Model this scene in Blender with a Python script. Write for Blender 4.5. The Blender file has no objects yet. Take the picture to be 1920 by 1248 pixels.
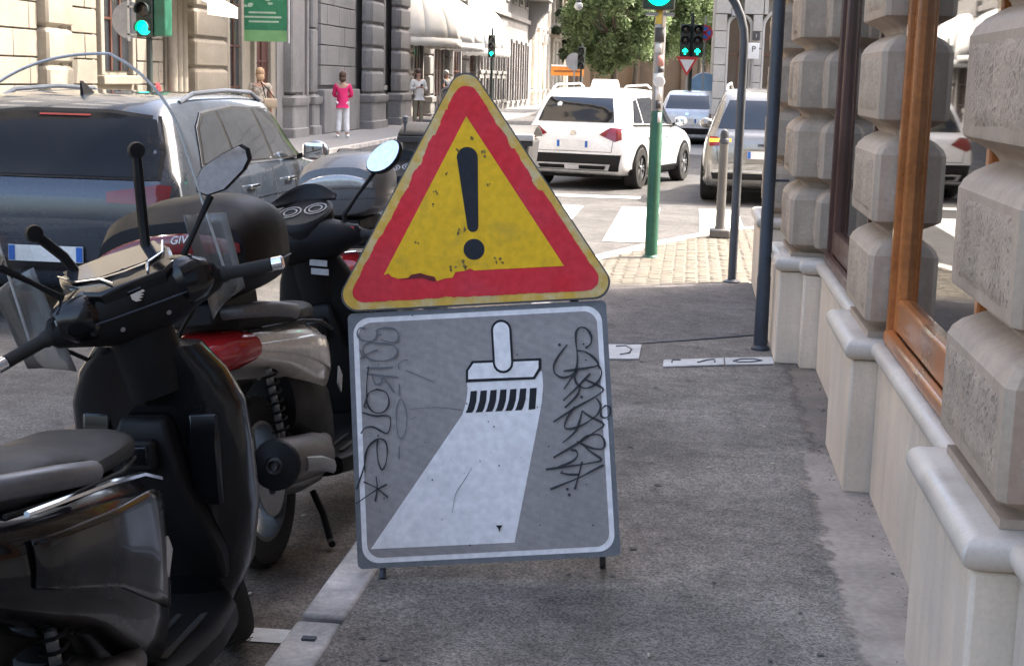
import bpy, bmesh, math, random
from mathutils import Vector, Matrix, Quaternion
from mathutils.bvhtree import BVHTree
random.seed(7)
R = math.radians
scene = bpy.context.scene
col = scene.collection

# ------------------------------------------------------------------ camera, sky, sun, exposure
CAM_H, FPX, YAW, PITCH, ROLL = 1.62, 2750.0, 0.1169, 0.17133, R(1.5)
CAMP = Vector((0, 0, CAM_H))
CF = Vector((-math.sin(YAW) * math.cos(PITCH), math.cos(YAW) * math.cos(PITCH), -math.sin(PITCH)))
_rt = Vector((math.cos(YAW), math.sin(YAW), 0))
_up = _rt.cross(CF)
CR = _rt * math.cos(ROLL) + _up * math.sin(ROLL)
CU = _up * math.cos(ROLL) - _rt * math.sin(ROLL)
cd = bpy.data.cameras.new('camera'); cam = bpy.data.objects.new('camera', cd); col.objects.link(cam)
cd.sensor_width = 36; cd.lens = 36 * FPX / 1920; cd.clip_end = 2000; cd.clip_start = .05
m3 = Matrix((CR, CU, -CF)).transposed()
cam.matrix_world = Matrix.Translation(CAMP) @ m3.to_4x4()
scene.camera = cam

SUN_EL = R(50)
SUN_AZ = Vector((.865, .5))                       # horizontal direction towards the sun
w = bpy.data.worlds.new('World'); scene.world = w; w.use_nodes = True
nt = w.node_tree
sky = nt.nodes.new('ShaderNodeTexSky'); sky.sky_type = 'NISHITA'; sky.sun_disc = False
sky.dust_density = 6.0; sky.ozone_density = .4; sky.sun_elevation = SUN_EL; sky.sun_rotation = math.atan2(SUN_AZ.x, SUN_AZ.y)
bg = nt.nodes['Background']; bg.inputs['Strength'].default_value = .15
nt.links.new(sky.outputs[0], bg.inputs['Color'])
sl = bpy.data.lights.new('sun', 'SUN'); sl.energy = 2.0; sl.angle = R(.53); sl.color = (1, .94, .84)
sun = bpy.data.objects.new('sun', sl); col.objects.link(sun)
sd = Vector((SUN_AZ.x * math.cos(SUN_EL), SUN_AZ.y * math.cos(SUN_EL), math.sin(SUN_EL)))
sun.rotation_euler = (-sd).to_track_quat('-Z', 'Y').to_euler(); sun.location = sd * 60
scene.view_settings.view_transform = 'Standard'; scene.view_settings.look = 'None'
scene.view_settings.exposure = 2.53; scene.view_settings.gamma = 1
scene.view_settings.use_curve_mapping = False
scene.cycles.max_bounces = 8; scene.cycles.transparent_max_bounces = 16

# ------------------------------------------------------------------ pixel helpers (direction only; distance from what is touched)
def ray(x, y): return CF * FPX + CR * (x - 960) - CU * (y - 624)
def onz(x, y, z=0.0):
    r = ray(x, y); return CAMP + r * ((z - CAM_H) / r.z)
def onx(x, y, u):
    r = ray(x, y); return CAMP + r * (u / r.x)
def ony(x, y, s):
    r = ray(x, y); return CAMP + r * (s / r.y)

# ------------------------------------------------------------------ materials (procedural, world-space noise)
MATS = {}
def mat(name, c, rough=.6, metal=0, var=.18, scale=3.0, fine=60.0, fvar=.1, bump=.0, bscale=80.0, coat=0, emit=0,
        pits=0, pscale=25.0, tint=None, spec=.5):
    if name in MATS: return MATS[name]
    m = bpy.data.materials.new(name); m.use_nodes = True; n = m.node_tree.nodes; l = m.node_tree.links
    b = n['Principled BSDF']; b.inputs['Roughness'].default_value = rough; b.inputs['Metallic'].default_value = metal
    b.inputs['Coat Weight'].default_value = coat; b.inputs['Coat Roughness'].default_value = .04
    b.inputs['Specular IOR Level'].default_value = spec
    geo = n.new('ShaderNodeNewGeometry')
    def noise(sc, det=4, ro=.55):
        t = n.new('ShaderNodeTexNoise'); t.inputs['Scale'].default_value = sc; t.inputs['Detail'].default_value = det
        t.inputs['Roughness'].default_value = ro; l.new(geo.outputs['Position'], t.inputs['Vector']); return t.outputs['Fac']
    def rng(src, lo, hi, a=.3, bb=.7):
        t = n.new('ShaderNodeMapRange'); t.inputs['From Min'].default_value = a; t.inputs['From Max'].default_value = bb
        t.inputs['To Min'].default_value = lo; t.inputs['To Max'].default_value = hi; l.new(src, t.inputs['Value']); return t.outputs['Result']
    def mul(a, bb):
        t = n.new('ShaderNodeMath'); t.operation = 'MULTIPLY'; l.new(a, t.inputs[0]); l.new(bb, t.inputs[1]); return t.outputs[0]
    big = noise(scale)
    k = mul(rng(big, 1 - var, 1 + var), rng(noise(fine, 2), 1 - fvar, 1 + fvar))
    mx = n.new('ShaderNodeVectorMath'); mx.operation = 'SCALE'
    if tint:
        mc = n.new('ShaderNodeMix'); mc.data_type = 'RGBA'; mc.inputs['A'].default_value = (*c, 1); mc.inputs['B'].default_value = (*tint, 1)
        l.new(rng(noise(scale * .7, 6, .65), 0, 1, .42, .62), mc.inputs['Factor']); l.new(mc.outputs['Result'], mx.inputs[0])
    else: mx.inputs[0].default_value = c
    l.new(k, mx.inputs['Scale']); l.new(mx.outputs[0], b.inputs['Base Color'])
    if rough > .12:
        l.new(rng(big, max(0, rough - .12), min(1, rough + .12)), b.inputs['Roughness'])
    h = None
    if bump:
        h = noise(bscale, 5, .6)
    if pits:
        # pick-marks: small elongated voids, denser in some places than others
        vm = n.new('ShaderNodeVectorMath'); vm.operation = 'MULTIPLY'; vm.inputs[1].default_value = (pscale, pscale, pscale * .55)
        wv = n.new('ShaderNodeTexNoise'); wv.inputs['Scale'].default_value = 14; wv.inputs['Detail'].default_value = 3; l.new(geo.outputs['Position'], wv.inputs['Vector'])
        ws_ = n.new('ShaderNodeVectorMath'); ws_.operation = 'MULTIPLY_ADD'; ws_.inputs[1].default_value = (.035,) * 3; l.new(wv.outputs['Color'], ws_.inputs[0]); l.new(geo.outputs['Position'], ws_.inputs[2])
        l.new(ws_.outputs[0], vm.inputs[0])
        v = n.new('ShaderNodeTexVoronoi'); v.inputs['Scale'].default_value = 1; l.new(vm.outputs[0], v.inputs['Vector'])
        rad = rng(noise(11, 4, .6), .08, .42, .36, .62)
        df = n.new('ShaderNodeMath'); df.operation = 'SUBTRACT'; l.new(v.outputs['Distance'], df.inputs[0]); l.new(rad, df.inputs[1])
        pr = rng(df.outputs[0], 0, 1, -.08, .10)
        dk = n.new('ShaderNodeVectorMath'); dk.operation = 'SCALE'; l.new(mx.outputs[0], dk.inputs[0])
        l.new(rng(df.outputs[0], .70, 1, -.12, .06), dk.inputs['Scale']); l.new(dk.outputs[0], b.inputs['Base Color'])
        if h:
            ad = n.new('ShaderNodeMath'); ad.operation = 'MULTIPLY_ADD'; l.new(pr, ad.inputs[0]); ad.inputs[1].default_value = 1.2; l.new(h, ad.inputs[2]); h = ad.outputs[0]
        else: h = pr
    if h:
        bp = n.new('ShaderNodeBump'); bp.inputs['Strength'].default_value = bump or .5; bp.inputs['Distance'].default_value = .012 if pits else .006
        l.new(h, bp.inputs['Height']); l.new(bp.outputs[0], b.inputs['Normal'])
    if emit:
        b.inputs['Emission Color'].default_value = (*c, 1); b.inputs['Emission Strength'].default_value = emit
    MATS[name] = m; return m

def glassmat(name, tint, refl=.08, rough=.02, alpha=.85, ior=1.5):
    """thin pane: transparent with a Fresnel mirror on top"""
    m = bpy.data.materials.new(name); m.use_nodes = True; n = m.node_tree.nodes; l = m.node_tree.links
    n.remove(n['Principled BSDF']); out = n['Material Output']
    t = n.new('ShaderNodeBsdfTransparent'); t.inputs[0].default_value = (*[c * alpha for c in tint], 1)
    g = n.new('ShaderNodeBsdfGlossy'); g.inputs['Roughness'].default_value = rough
    fr = n.new('ShaderNodeFresnel'); fr.inputs['IOR'].default_value = ior
    ad = n.new('ShaderNodeMath'); ad.operation = 'ADD'; ad.inputs[1].default_value = refl; ad.use_clamp = True
    l.new(fr.outputs[0], ad.inputs[0]); mx = n.new('ShaderNodeMixShader'); l.new(ad.outputs[0], mx.inputs[0])
    l.new(t.outputs[0], mx.inputs[1]); l.new(g.outputs[0], mx.inputs[2]); l.new(mx.outputs[0], out.inputs['Surface'])
    MATS[name] = m; return m

def asphalt(name, c, dark=.6, lite=1.35):
    m = bpy.data.materials.new(name); m.use_nodes = True; n = m.node_tree.nodes; l = m.node_tree.links
    b = n['Principled BSDF']; geo = n.new('ShaderNodeNewGeometry')
    def noise(sc, det, ro=.6):
        t = n.new('ShaderNodeTexNoise'); t.inputs['Scale'].default_value = sc; t.inputs['Detail'].default_value = det; t.inputs['Roughness'].default_value = ro
        l.new(geo.outputs['Position'], t.inputs['Vector']); return t.outputs['Fac']
    def rng(s, a, bb, lo, hi):
        t = n.new('ShaderNodeMapRange'); t.inputs[1].default_value = a; t.inputs[2].default_value = bb; t.inputs[3].default_value = lo; t.inputs[4].default_value = hi
        l.new(s, t.inputs[0]); return t.outputs[0]
    def mul(a, bb):
        t = n.new('ShaderNodeMath'); t.operation = 'MULTIPLY'; l.new(a, t.inputs[0]); l.new(bb, t.inputs[1]); return t.outputs[0]
    vo = n.new('ShaderNodeTexVoronoi'); vo.inputs['Scale'].default_value = 150; l.new(geo.outputs['Position'], vo.inputs['Vector'])
    sep = n.new('ShaderNodeSeparateColor'); l.new(vo.outputs['Color'], sep.inputs[0])
    k = mul(rng(noise(1.3, 8, .62), .35, .66, dark, lite), rng(sep.outputs[0], 0, 1, .5, 1.52))
    k = mul(k, rng(noise(9, 5), .3, .7, .80, 1.2)); k = mul(k, rng(noise(3.2, 9, .7), .36, .46, .72, 1.0)); k = mul(k, rng(noise(34, 3), .62, .72, 1.0, 1.3))
    sc = n.new('ShaderNodeVectorMath'); sc.operation = 'SCALE'; sc.inputs[0].default_value = c; l.new(k, sc.inputs['Scale'])
    l.new(sc.outputs[0], b.inputs['Base Color']); b.inputs['Roughness'].default_value = .85; b.inputs['Specular IOR Level'].default_value = .3
    bp = n.new('ShaderNodeBump'); bp.inputs['Strength'].default_value = .5; bp.inputs['Distance'].default_value = .004
    l.new(sep.outputs[1], bp.inputs['Height']); l.new(bp.outputs[0], b.inputs['Normal'])
    MATS[name] = m; return m

# ------------------------------------------------------------------ mesh builder
class MB:
    def __init__(s): s.v = []; s.f = []; s.mi = []
    def add(s, vs, fs, mi=0):
        o = len(s.v); s.v += [Vector(p) for p in vs]; s.f += [[i + o for i in f] for f in fs]; s.mi += [mi] * len(fs); return s
    def box(s, x0, x1, y0, y1, z0, z1, mi=0):
        v = [(x, y, z) for z in (z0, z1) for y in (y0, y1) for x in (x0, x1)]
        return s.add(v, [(0, 2, 3, 1), (4, 5, 7, 6), (0, 1, 5, 4), (2, 6, 7, 3), (0, 4, 6, 2), (1, 3, 7, 5)], mi)
    def obox(s, c, X, Y, Z, mi=0):
        c, X, Y, Z = map(Vector, (c, X, Y, Z))
        v = [c + X * a + Y * b + Z * d for d in (-1, 1) for b in (-1, 1) for a in (-1, 1)]
        return s.add(v, [(0, 2, 3, 1), (4, 5, 7, 6), (0, 1, 5, 4), (2, 6, 7, 3), (0, 4, 6, 2), (1, 3, 7, 5)], mi)
    def loft(s, rings, cap=True, close=True, mi=0):
        n = len(rings[0]); vs = [p for r in rings for p in r]; fs = []
        for i in range(len(rings) - 1):
            for j in range(n if close else n - 1):
                k = (j + 1) % n; fs.append((i * n + j, i * n + k, (i + 1) * n + k, (i + 1) * n + j))
        if cap and close: fs += [tuple(range(n))[::-1], tuple(range((len(rings) - 1) * n, len(rings) * n))]
        return s.add(vs, fs, mi)
    def tube(s, pts, r, n=10, cap=True, mi=0, flat=1.0, up=None):
        pts = [Vector(p) for p in pts]; rs = r if isinstance(r, (list, tuple)) else [r] * len(pts); rings = []; A = None
        for i, p in enumerate(pts):
            d = (pts[min(i + 1, len(pts) - 1)] - pts[max(i - 1, 0)]).normalized()
            if A is None: A = Vector(up) if up else (Vector((0, 0, 1)) if abs(d.z) < .9 else Vector((1, 0, 0)))
            A = (A - d * A.dot(d)).normalized(); B = d.cross(A)
            rings.append([p + (A * math.cos(t) * flat + B * math.sin(t)) * rs[i] for t in [2 * math.pi * k / n for k in range(n)]])
        return s.loft(rings, cap, True, mi)
    def lathe(s, prof, c=(0, 0, 0), ax=(0, 0, 1), n=24, cap=False, mi=0):
        ax = Vector(ax).normalized(); A = (Vector((1, 0, 0)) if abs(ax.x) < .9 else Vector((0, 1, 0))); A = (A - ax * A.dot(ax)).normalized(); B = ax.cross(A); c = Vector(c)
        rings = [[c + ax * h + (A * math.cos(t) + B * math.sin(t)) * rr for t in [2 * math.pi * k / n for k in range(n)]] for rr, h in prof]
        return s.loft(rings, cap, True, mi)
    def ball(s, c, r, n=14, m=9, mi=0):
        r = r if isinstance(r, (list, tuple)) else (r, r, r); c = Vector(c)
        rings = [[c + Vector((math.cos(2 * math.pi * k / n) * math.sin(a) * r[0], math.sin(2 * math.pi * k / n) * math.sin(a) * r[1], -math.cos(a) * r[2])) for k in range(n)] for a in [math.pi * (i + .02) / (m + .04) for i in range(m + 1)]]
        return s.loft(rings, True, True, mi)
    def prism(s, poly, O, X, Y, t, mi=0):
        O, X, Y = Vector(O), Vector(X), Vector(Y); N = X.cross(Y).normalized()
        a = [O + X * p[0] + Y * p[1] for p in poly]; b = [p + N * t for p in a]; n = len(poly)
        fs = [tuple(range(n))[::-1], tuple(range(n, 2 * n))] + [(i, (i + 1) % n, n + (i + 1) % n, n + i) for i in range(n)]
        return s.add(a + b, fs, mi)
    def sheet(s, fn, nu, nv, mi=0):
        vs = [fn(i / nu, j / nv) for j in range(nv + 1) for i in range(nu + 1)]
        return s.add(vs, [(j * (nu + 1) + i, j * (nu + 1) + i + 1, (j + 1) * (nu + 1) + i + 1, (j + 1) * (nu + 1) + i) for j in range(nv) for i in range(nu)], mi)
    def xf(s, M, frm=0):
        for i in range(frm, len(s.v)): s.v[i] = M @ s.v[i]
        return s
    def mesh(s, name, mats, smooth=35):
        me = bpy.data.meshes.new(name); me.from_pydata([tuple(p) for p in s.v], [], s.f)
        for m in (mats if isinstance(mats, (list, tuple)) else [mats]): me.materials.append(m)
        for p, i in zip(me.polygons, s.mi): p.material_index = i
        if smooth:
            me.polygons.foreach_set('use_smooth', [True] * len(me.polygons)); me.set_sharp_from_angle(angle=R(smooth))
        me.update(); return me
    def build(s, name, mats, parent=None, smooth=35, bevel=0, solid=0, fix=True):
        me = s.mesh(name, mats, smooth)
        if fix:
            bm = bmesh.new(); bm.from_mesh(me); bmesh.ops.recalc_face_normals(bm, faces=bm.faces); bm.to_mesh(me); bm.free()
        return link(name, me, parent, bevel, solid)
def link(name, me, parent=None, bevel=0, solid=0):
    o = bpy.data.objects.new(name, me); col.objects.link(o)
    if parent: o.parent = parent
    if solid:
        k = o.modifiers.new('solid', 'SOLIDIFY'); k.thickness = solid; k.offset = 0
    if bevel:
        k = o.modifiers.new('bevel', 'BEVEL'); k.width = bevel; k.segments = 2; k.limit_method = 'ANGLE'; k.angle_limit = R(40)
    return o
def thing(name, label, cat, loc=(0, 0, 0), rot=(0, 0, 0), group=None):
    o = bpy.data.objects.new(name, None); col.objects.link(o); o.location = loc; o.rotation_euler = rot; o.empty_display_size = .2
    return tag(o, label, cat, group)
def tag(o, label, cat, group=None):
    o['label'] = label; o['category'] = cat
    if group: o['group'] = group
    return o
def struct(o): o['kind'] = 'structure'; return o
def stuff(o): o['kind'] = 'stuff'; return o
def ctree(o, parent=None):
    c = o.copy(); col.objects.link(c); c.parent = parent
    for ch in o.children: ctree(ch, c)
    return c
def text_mesh(body, size, name, m, parent, M, shear=0, ext=.001):
    cu = bpy.data.curves.new(name, 'FONT'); cu.body = body; cu.size = size; cu.align_x = 'CENTER'; cu.align_y = 'CENTER'; cu.extrude = ext; cu.shear = shear
    t = bpy.data.objects.new(name + '_tmp', cu); col.objects.link(t)
    dg = bpy.context.evaluated_depsgraph_get(); me = bpy.data.meshes.new_from_object(t.evaluated_get(dg)); bpy.data.objects.remove(t); bpy.data.curves.remove(cu)
    me.transform(M); me.materials.clear(); me.materials.append(m); me.name = name
    return link(name, me, parent)
def lerp(a, b, t): return a + (b - a) * t
def arc(cx, cy, r, a0, a1, n): return [(cx + r * math.cos(lerp(a0, a1, i / n)), cy + r * math.sin(lerp(a0, a1, i / n))) for i in range(n + 1)]
def rrect(w, h, r, n=6, cx=0, cy=0):
    p = []
    for sx, sy, a in ((1, 1, 0), (-1, 1, 90), (-1, -1, 180), (1, -1, 270)):
        p += arc(cx + sx * (w / 2 - r), cy + sy * (h / 2 - r), r, R(a), R(a + 90), n)
    return p

# palette
def streaks(m, lo=.78):
    """vertical rain streaks and scuffs multiplied into an existing material's colour"""
    n = m.node_tree.nodes; l = m.node_tree.links; b = n['Principled BSDF']; src = b.inputs['Base Color'].links[0].from_socket
    geo = n.new('ShaderNodeNewGeometry'); k = None
    for sc, a, c in (((9, 9, .9), .42, .56), ((38, 38, 30), .30, .38)):
        vm = n.new('ShaderNodeVectorMath'); vm.operation = 'MULTIPLY'; vm.inputs[1].default_value = sc; l.new(geo.outputs['Position'], vm.inputs[0])
        t = n.new('ShaderNodeTexNoise'); t.inputs['Scale'].default_value = 1; t.inputs['Detail'].default_value = 6; t.inputs['Roughness'].default_value = .65; l.new(vm.outputs[0], t.inputs['Vector'])
        r = n.new('ShaderNodeMapRange'); r.inputs[1].default_value = a; r.inputs[2].default_value = c; r.inputs[3].default_value = lo; r.inputs[4].default_value = 1; l.new(t.outputs['Fac'], r.inputs[0])
        if k is None: k = r.outputs[0]
        else:
            q = n.new('ShaderNodeMath'); q.operation = 'MULTIPLY'; l.new(k, q.inputs[0]); l.new(r.outputs[0], q.inputs[1]); k = q.outputs[0]
    s = n.new('ShaderNodeVectorMath'); s.operation = 'SCALE'; l.new(src, s.inputs[0]); l.new(k, s.inputs['Scale']); l.new(s.outputs[0], b.inputs['Base Color'])
M_walk = asphalt('sidewalk_asphalt', (.186, .165, .142), .68, 1.35)
M_patch = asphalt('patch_asphalt', (.125, .112, .106), .7, 1.25)
M_road = asphalt('road_asphalt', (.085, .082, .08), .8, 1.2)
M_bay = asphalt('bay_asphalt', (.15, .122, .10), .5, 1.5)
M_conc = mat('worn_concrete', (.33, .29, .25), .85, var=.25, scale=2.2, fine=40, fvar=.12, bump=.25, bscale=60, tint=(.25, .22, .185))
M_kerb = mat('kerb_stone', (.62, .56, .51), .75, var=.18, scale=4, fine=70, fvar=.12, bump=.2, bscale=70, tint=(.34, .33, .31))
M_slab = mat('pale_slab', (.5, .49, .47), .7, var=.2, scale=5, bump=.15)
M_paint = mat('road_paint', (.60, .59, .56), .65, var=.15, scale=3, fine=30, fvar=.12)
M_cob = mat('cobble', (.115, .100, .077), .8, var=.12, scale=3, fine=9.5, fvar=.12, bump=.3)
M_stone = mat('smooth_sandstone', (.45, .34, .248), .8, var=.16, scale=2.5, fine=50, fvar=.06, bump=.15, bscale=120, tint=(.385, .295, .22))
M_rough = mat('rough_sandstone', (.44, .335, .245), .9, var=.16, scale=5, fine=70, fvar=.12, bump=.55, bscale=110, pits=1, pscale=62, tint=(.37, .285, .21))
M_rock = mat('side_rock_face', (.40, .305, .228), .9, var=.14, scale=5, fine=60, fvar=.1, bump=.8, bscale=26, tint=(.34, .265, .20))
M_plinth = mat('plinth_stone', (.74, .59, .445), .75, var=.12, scale=1.6, fine=80, fvar=.05, bump=.08, bscale=150, tint=(.64, .53, .42))
M_cap = mat('plinth_cap_stone', (.57, .49, .405), .45, var=.12, scale=4, fine=90, fvar=.05, bump=.05)
streaks(M_plinth, .92); streaks(M_cap, .95); streaks(M_stone, .92); streaks(M_kerb, .8)
M_wood = mat('varnished_wood', (.38, .125, .03), .35, var=.3, scale=3, fine=45, fvar=.15, bump=.1, coat=.25)
M_wood2 = mat('dark_wood', (.085, .035, .024), .4, var=.25, scale=3, coat=.2)
M_dark = mat('dark_interior', (.03, .03, .03), .8)
M_black = mat('black_plastic', (.0085, .008, .0085), .55, spec=.22, var=.2, scale=8, bump=.1, bscale=300)
M_gloss = mat('black_gloss_paint', (.006, .006, .007), .22, spec=.3, coat=.3, var=.2, scale=5)
M_rubber = mat('tyre_rubber', (.022, .021, .02), .85, var=.2, bump=.2)
M_chrome = mat('chrome', (.75, .76, .78), .12, 1, var=.05)
M_steel = mat('grey_steel', (.28, .285, .29), .4, .7, var=.15)
M_iron = mat('dark_painted_iron', (.035, .042, .055), .45, var=.25, scale=6, bump=.1)
M_ltgrey = mat('light_grey_metal', (.48, .48, .47), .5, .1, var=.15)
M_glass = glassmat('window_glass', (.75, .8, .8), .10)
M_clear = glassmat('clear_plastic', (.97, .98, .98), 0, .08, .985, 1.18)
M_clear2 = glassmat('hazy_hand_guard', (.9, .92, .93), .02, .2, .9)
_n = M_clear2.node_tree.nodes; _d = _n.new('ShaderNodeBsdfDiffuse'); _d.inputs[0].default_value = (.6, .6, .6, 1); _mx = _n.new('ShaderNodeMixShader'); _mx.inputs[0].default_value = .22
_o = _n['Material Output'].inputs['Surface']; M_clear2.node_tree.links.new(_o.links[0].from_socket, _mx.inputs[1]); M_clear2.node_tree.links.new(_d.outputs[0], _mx.inputs[2]); M_clear2.node_tree.links.new(_mx.outputs[0], _o)
M_cglass = mat('car_glass', (.012, .014, .017), .04, var=.1, coat=.5, spec=.7)
M_white = mat('white_paint', (.78, .78, .77), .3, coat=.5, var=.04)
M_red = mat('red_lens', (.18, .008, .014), .15, coat=.6, var=.1)
M_orange = mat('amber_lens', (.9, .32, .03), .2, coat=.4, emit=.6)
M_mirror = mat('mirror_glass', (.85, .86, .88), .03, 1, var=.02)
# ------------------------------------------------------------------ ground
ZR = -.08
g = MB(); g.add([(-400, -120, ZR), (400, -120, ZR), (400, 700, ZR), (-400, 700, ZR)], [(0, 1, 2, 3)])
struct(g.build('road', M_road))
# scooter parking strip beside the kerb: darker stained asphalt
g = MB(); g.add([(-2.9, -3, ZR + .004), (-1.08, -3, ZR + .004), (-1.08, 11, ZR + .004), (-2.9, 11, ZR + .004)], [(0, 1, 2, 3)])
struct(g.build('parking_bay', M_bay))
# corner outline of the right-hand pavement (kerb line bends right at the crossing)
CORN = [(-.97, -6), (-.97, 11.4), (-.95, 12.3), (-.86, 13.1), (-.68, 13.85), (-.4, 14.6), (0, 15.6), (.45, 16.6), (1.0, 17.3), (1.8, 17.7), (3, 17.85), (30, 17.9)]
pv = MB()
poly = CORN + [(30, -6)]
pv.prism(poly, (0, 0, -.4), (1, 0, 0), (0, 1, 0), .4)
pavement = struct(pv.build('pavement', [M_walk]))
# darker patched asphalt ahead of the slab line
pt = MB(); pt.add([(-.96, 8.95, .004), (-.44, 9.04, .004), (-.24, 9.15, .004), (.02, 9.31, .004), (.27, 9.49, .004), (.50, 9.67, .004), (.9, 9.75, .004), (.9, 12.25, .004), (.39, 12.2, .004), (-.58, 11.68, .004), (-.955, 11.45, .004)], [tuple(range(11))])
struct(pt.build('asphalt_patch', M_patch))
# pale concrete strip against the wall, ragged edge
def ragged(pts, jit, n):
    out = []; wk = [0]
    for (a, b) in zip(pts[:-1], pts[1:]):
        for i in range(n):
            t = i / n; wk[0] = wk[0] * .86 + random.gauss(0, jit * .42) + (random.choice((-1, 1)) * jit * 1.5 if random.random() < .06 else 0)
            out.append((lerp(a[0], b[0], t) + wk[0], lerp(a[1], b[1], t) + random.uniform(-.004, .004)))
    return out + [pts[-1]]
def strip_mat(name, c, c2, x0, y1, soft=.022):
    m = mat(name, c, .88, var=.25, scale=2.2, fine=40, fvar=.12, bump=.3, bscale=60, tint=c2); n = m.node_tree.nodes; l = m.node_tree.links; b = n['Principled BSDF']
    geo = n.new('ShaderNodeNewGeometry'); sp = n.new('ShaderNodeSeparateXYZ'); l.new(geo.outputs['Position'], sp.inputs[0])
    def mth(op, p, q, r=None):
        t = n.new('ShaderNodeMath'); t.operation = op
        for i, v in enumerate((p, q) + ((r,) if r is not None else ())):
            if isinstance(v, (int, float)): t.inputs[i].default_value = v
            else: l.new(v, t.inputs[i])
        return t.outputs[0]
    def nz(sc, det):
        t = n.new('ShaderNodeTexNoise'); t.inputs['Scale'].default_value = sc; t.inputs['Detail'].default_value = det; t.inputs['Roughness'].default_value = .65; l.new(geo.outputs['Position'], t.inputs['Vector']); return mth('SUBTRACT', t.outputs['Fac'], .5)
    w_ = mth('ADD', mth('MULTIPLY', nz(7, 6), .17), mth('MULTIPLY', nz(45, 4), .05))
    ex = mth('SUBTRACT', mth('ADD', sp.outputs['X'], w_), x0); ey = mth('MULTIPLY', mth('SUBTRACT', y1, mth('ADD', sp.outputs['Y'], w_)), .7)
    e = mth('MINIMUM', ex, ey); r = n.new('ShaderNodeMapRange'); r.inputs[1].default_value = -soft; r.inputs[2].default_value = soft; l.new(e, r.inputs[0])
    l.new(r.outputs[0], b.inputs['Alpha']); return m
def strip(x0, x1, y0, y1, z, m): struct(MB().add([(x0, y0, z), (x1, y0, z), (x1, y1, z), (x0, y1, z)], [(0, 1, 2, 3)]).build('concrete_strip', m))
strip(.35, .92, -2, 6.75, .006, strip_mat('worn_concrete_strip', (.34, .29, .245), (.26, .222, .185), .545, 6.5))
strip(.45, .92, 6.2, 8.75, .003, strip_mat('old_concrete_strip', (.20, .165, .135), (.14, .118, .10), .61, 8.6, .03))
# pale slabs set across the pavement, each with a service-cover outline cut in
def slab(x0, x1, y0, y1, sk, marks):
    t = struct(MB().prism([(x0, y0), (x1, y0 + sk), (x1, y1 + sk), (x0, y1)], (0, 0, .002), (1, 0, 0), (0, 1, 0), .008).build('stone_slab', M_slab, bevel=.003))
    for m in marks:
        MB().tube([(p[0], p[1], .0115) for p in m], .005, 6).build('cover_seam', M_iron, t)
slab(-.45, -.245, 8.52, 9.0, .05, [[(-.40, 8.93), (-.34, 8.96), (-.30, 8.86), (-.31, 8.72), (-.36, 8.66)]])
slab(-.10, .255, 8.36, 8.57, .15, [[(-.05, 8.48), (-.05, 8.56), (0, 8.57)], [(.1, 8.52), (.16, 8.62), (.2, 8.64), (.2, 8.56)]])
slab(.262, .55, 8.515, 8.73, .10, [[(.31, 8.62), (.36, 8.70), (.43, 8.72), (.48, 8.68), (.42, 8.62), (.34, 8.59), (.31, 8.62)]])
# asphalt seam
struct(MB().tube([(-.96, 8.93, .004), (-.44, 9.03, .004), (-.24, 9.14, .004), (.02, 9.30, .004), (.27, 9.48, .004), (.5, 9.65, .004)], .012, 5, flat=.5).build('asphalt_seam', M_iron))
# kerb stones
kerb = bpy.data.objects.new('kerb', None); col.objects.link(kerb); struct(kerb)
y = -1.9
k = 0
while y < 11.3:
    L = 1.0
    if y + L > 11.4: L = 11.4 - y
    j = random.uniform(-.004, .004)
    KB = MB().box(-1.105 + j, -.968 + j * .5, y + (.03 if abs(y - 4.1) < .1 else .008), y + L - .008, -.3, .008 + random.uniform(-.003, .003))
    KB.build('kerb_stone', M_kerb, kerb, bevel=.012); y += L; k += 1
for a, b in zip(CORN[1:-1], CORN[2:]):
    A, B = Vector((*a, 0)), Vector((*b, 0)); L = (B - A).length; n = max(1, round(L / 1.0)); d = (B - A) / n; nn = Vector((-d.y, d.x, 0)).normalized()
    for i in range(min(n, 10)):
        c = A + d * (i + .5) + nn * .068; MB().obox(c + Vector((0, 0, -.15)), d * .495, nn * .07, (0, 0, .157)).build('kerb_stone', M_kerb, kerb, bevel=.012)
# sunlit cobbled corner: small setts laid in scalloped rows
cb = MB()
def inside(x, y):
    if y < 12.05 + .56 * (x + .9) * .58 - .35 or x > 6: return False
    for a, b in zip(CORN[:-1], CORN[1:]):
        if a[1] <= y < b[1]:
            xe = lerp(a[0], b[0], (y - a[1]) / (b[1] - a[1])); return x > xe + .06
    return False
P = 1.3
for i in range(-10, 60):
    for j in range(-6, 66):
        x = -1.2 + j * .105
        ph = ((x + 10) % P) / P * 2 - 1
        yy = 11.4 + i * .108 + .34 * (1 - ph * ph)
        if not inside(x, yy) or (x > .5 and yy < 12.35): continue
        a = -ph * .55 + random.uniform(-.08, .08); cx, cs = math.cos(a), math.sin(a)
        h = random.uniform(.004, .009)
        X = Vector((cx, cs, random.uniform(-.03, .03))) * .050; Y = Vector((-cs, cx, random.uniform(-.03, .03))) * .050
        c = Vector((x + random.uniform(-.005, .005), yy, 0))
        cb.add([c - X - Y, c + X - Y, c + X + Y, c - X + Y] + [c + (a_ * X + b_ * Y) * .82 + Vector((0, 0, h)) for a_, b_ in ((-1, -1), (1, -1), (1, 1), (-1, 1))],
               [(4, 5, 6, 7), (0, 1, 5, 4), (1, 2, 6, 5), (2, 3, 7, 6), (3, 0, 4, 7)])
o = stuff(cb.build('cobbles', M_cob, pavement)); 
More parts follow.
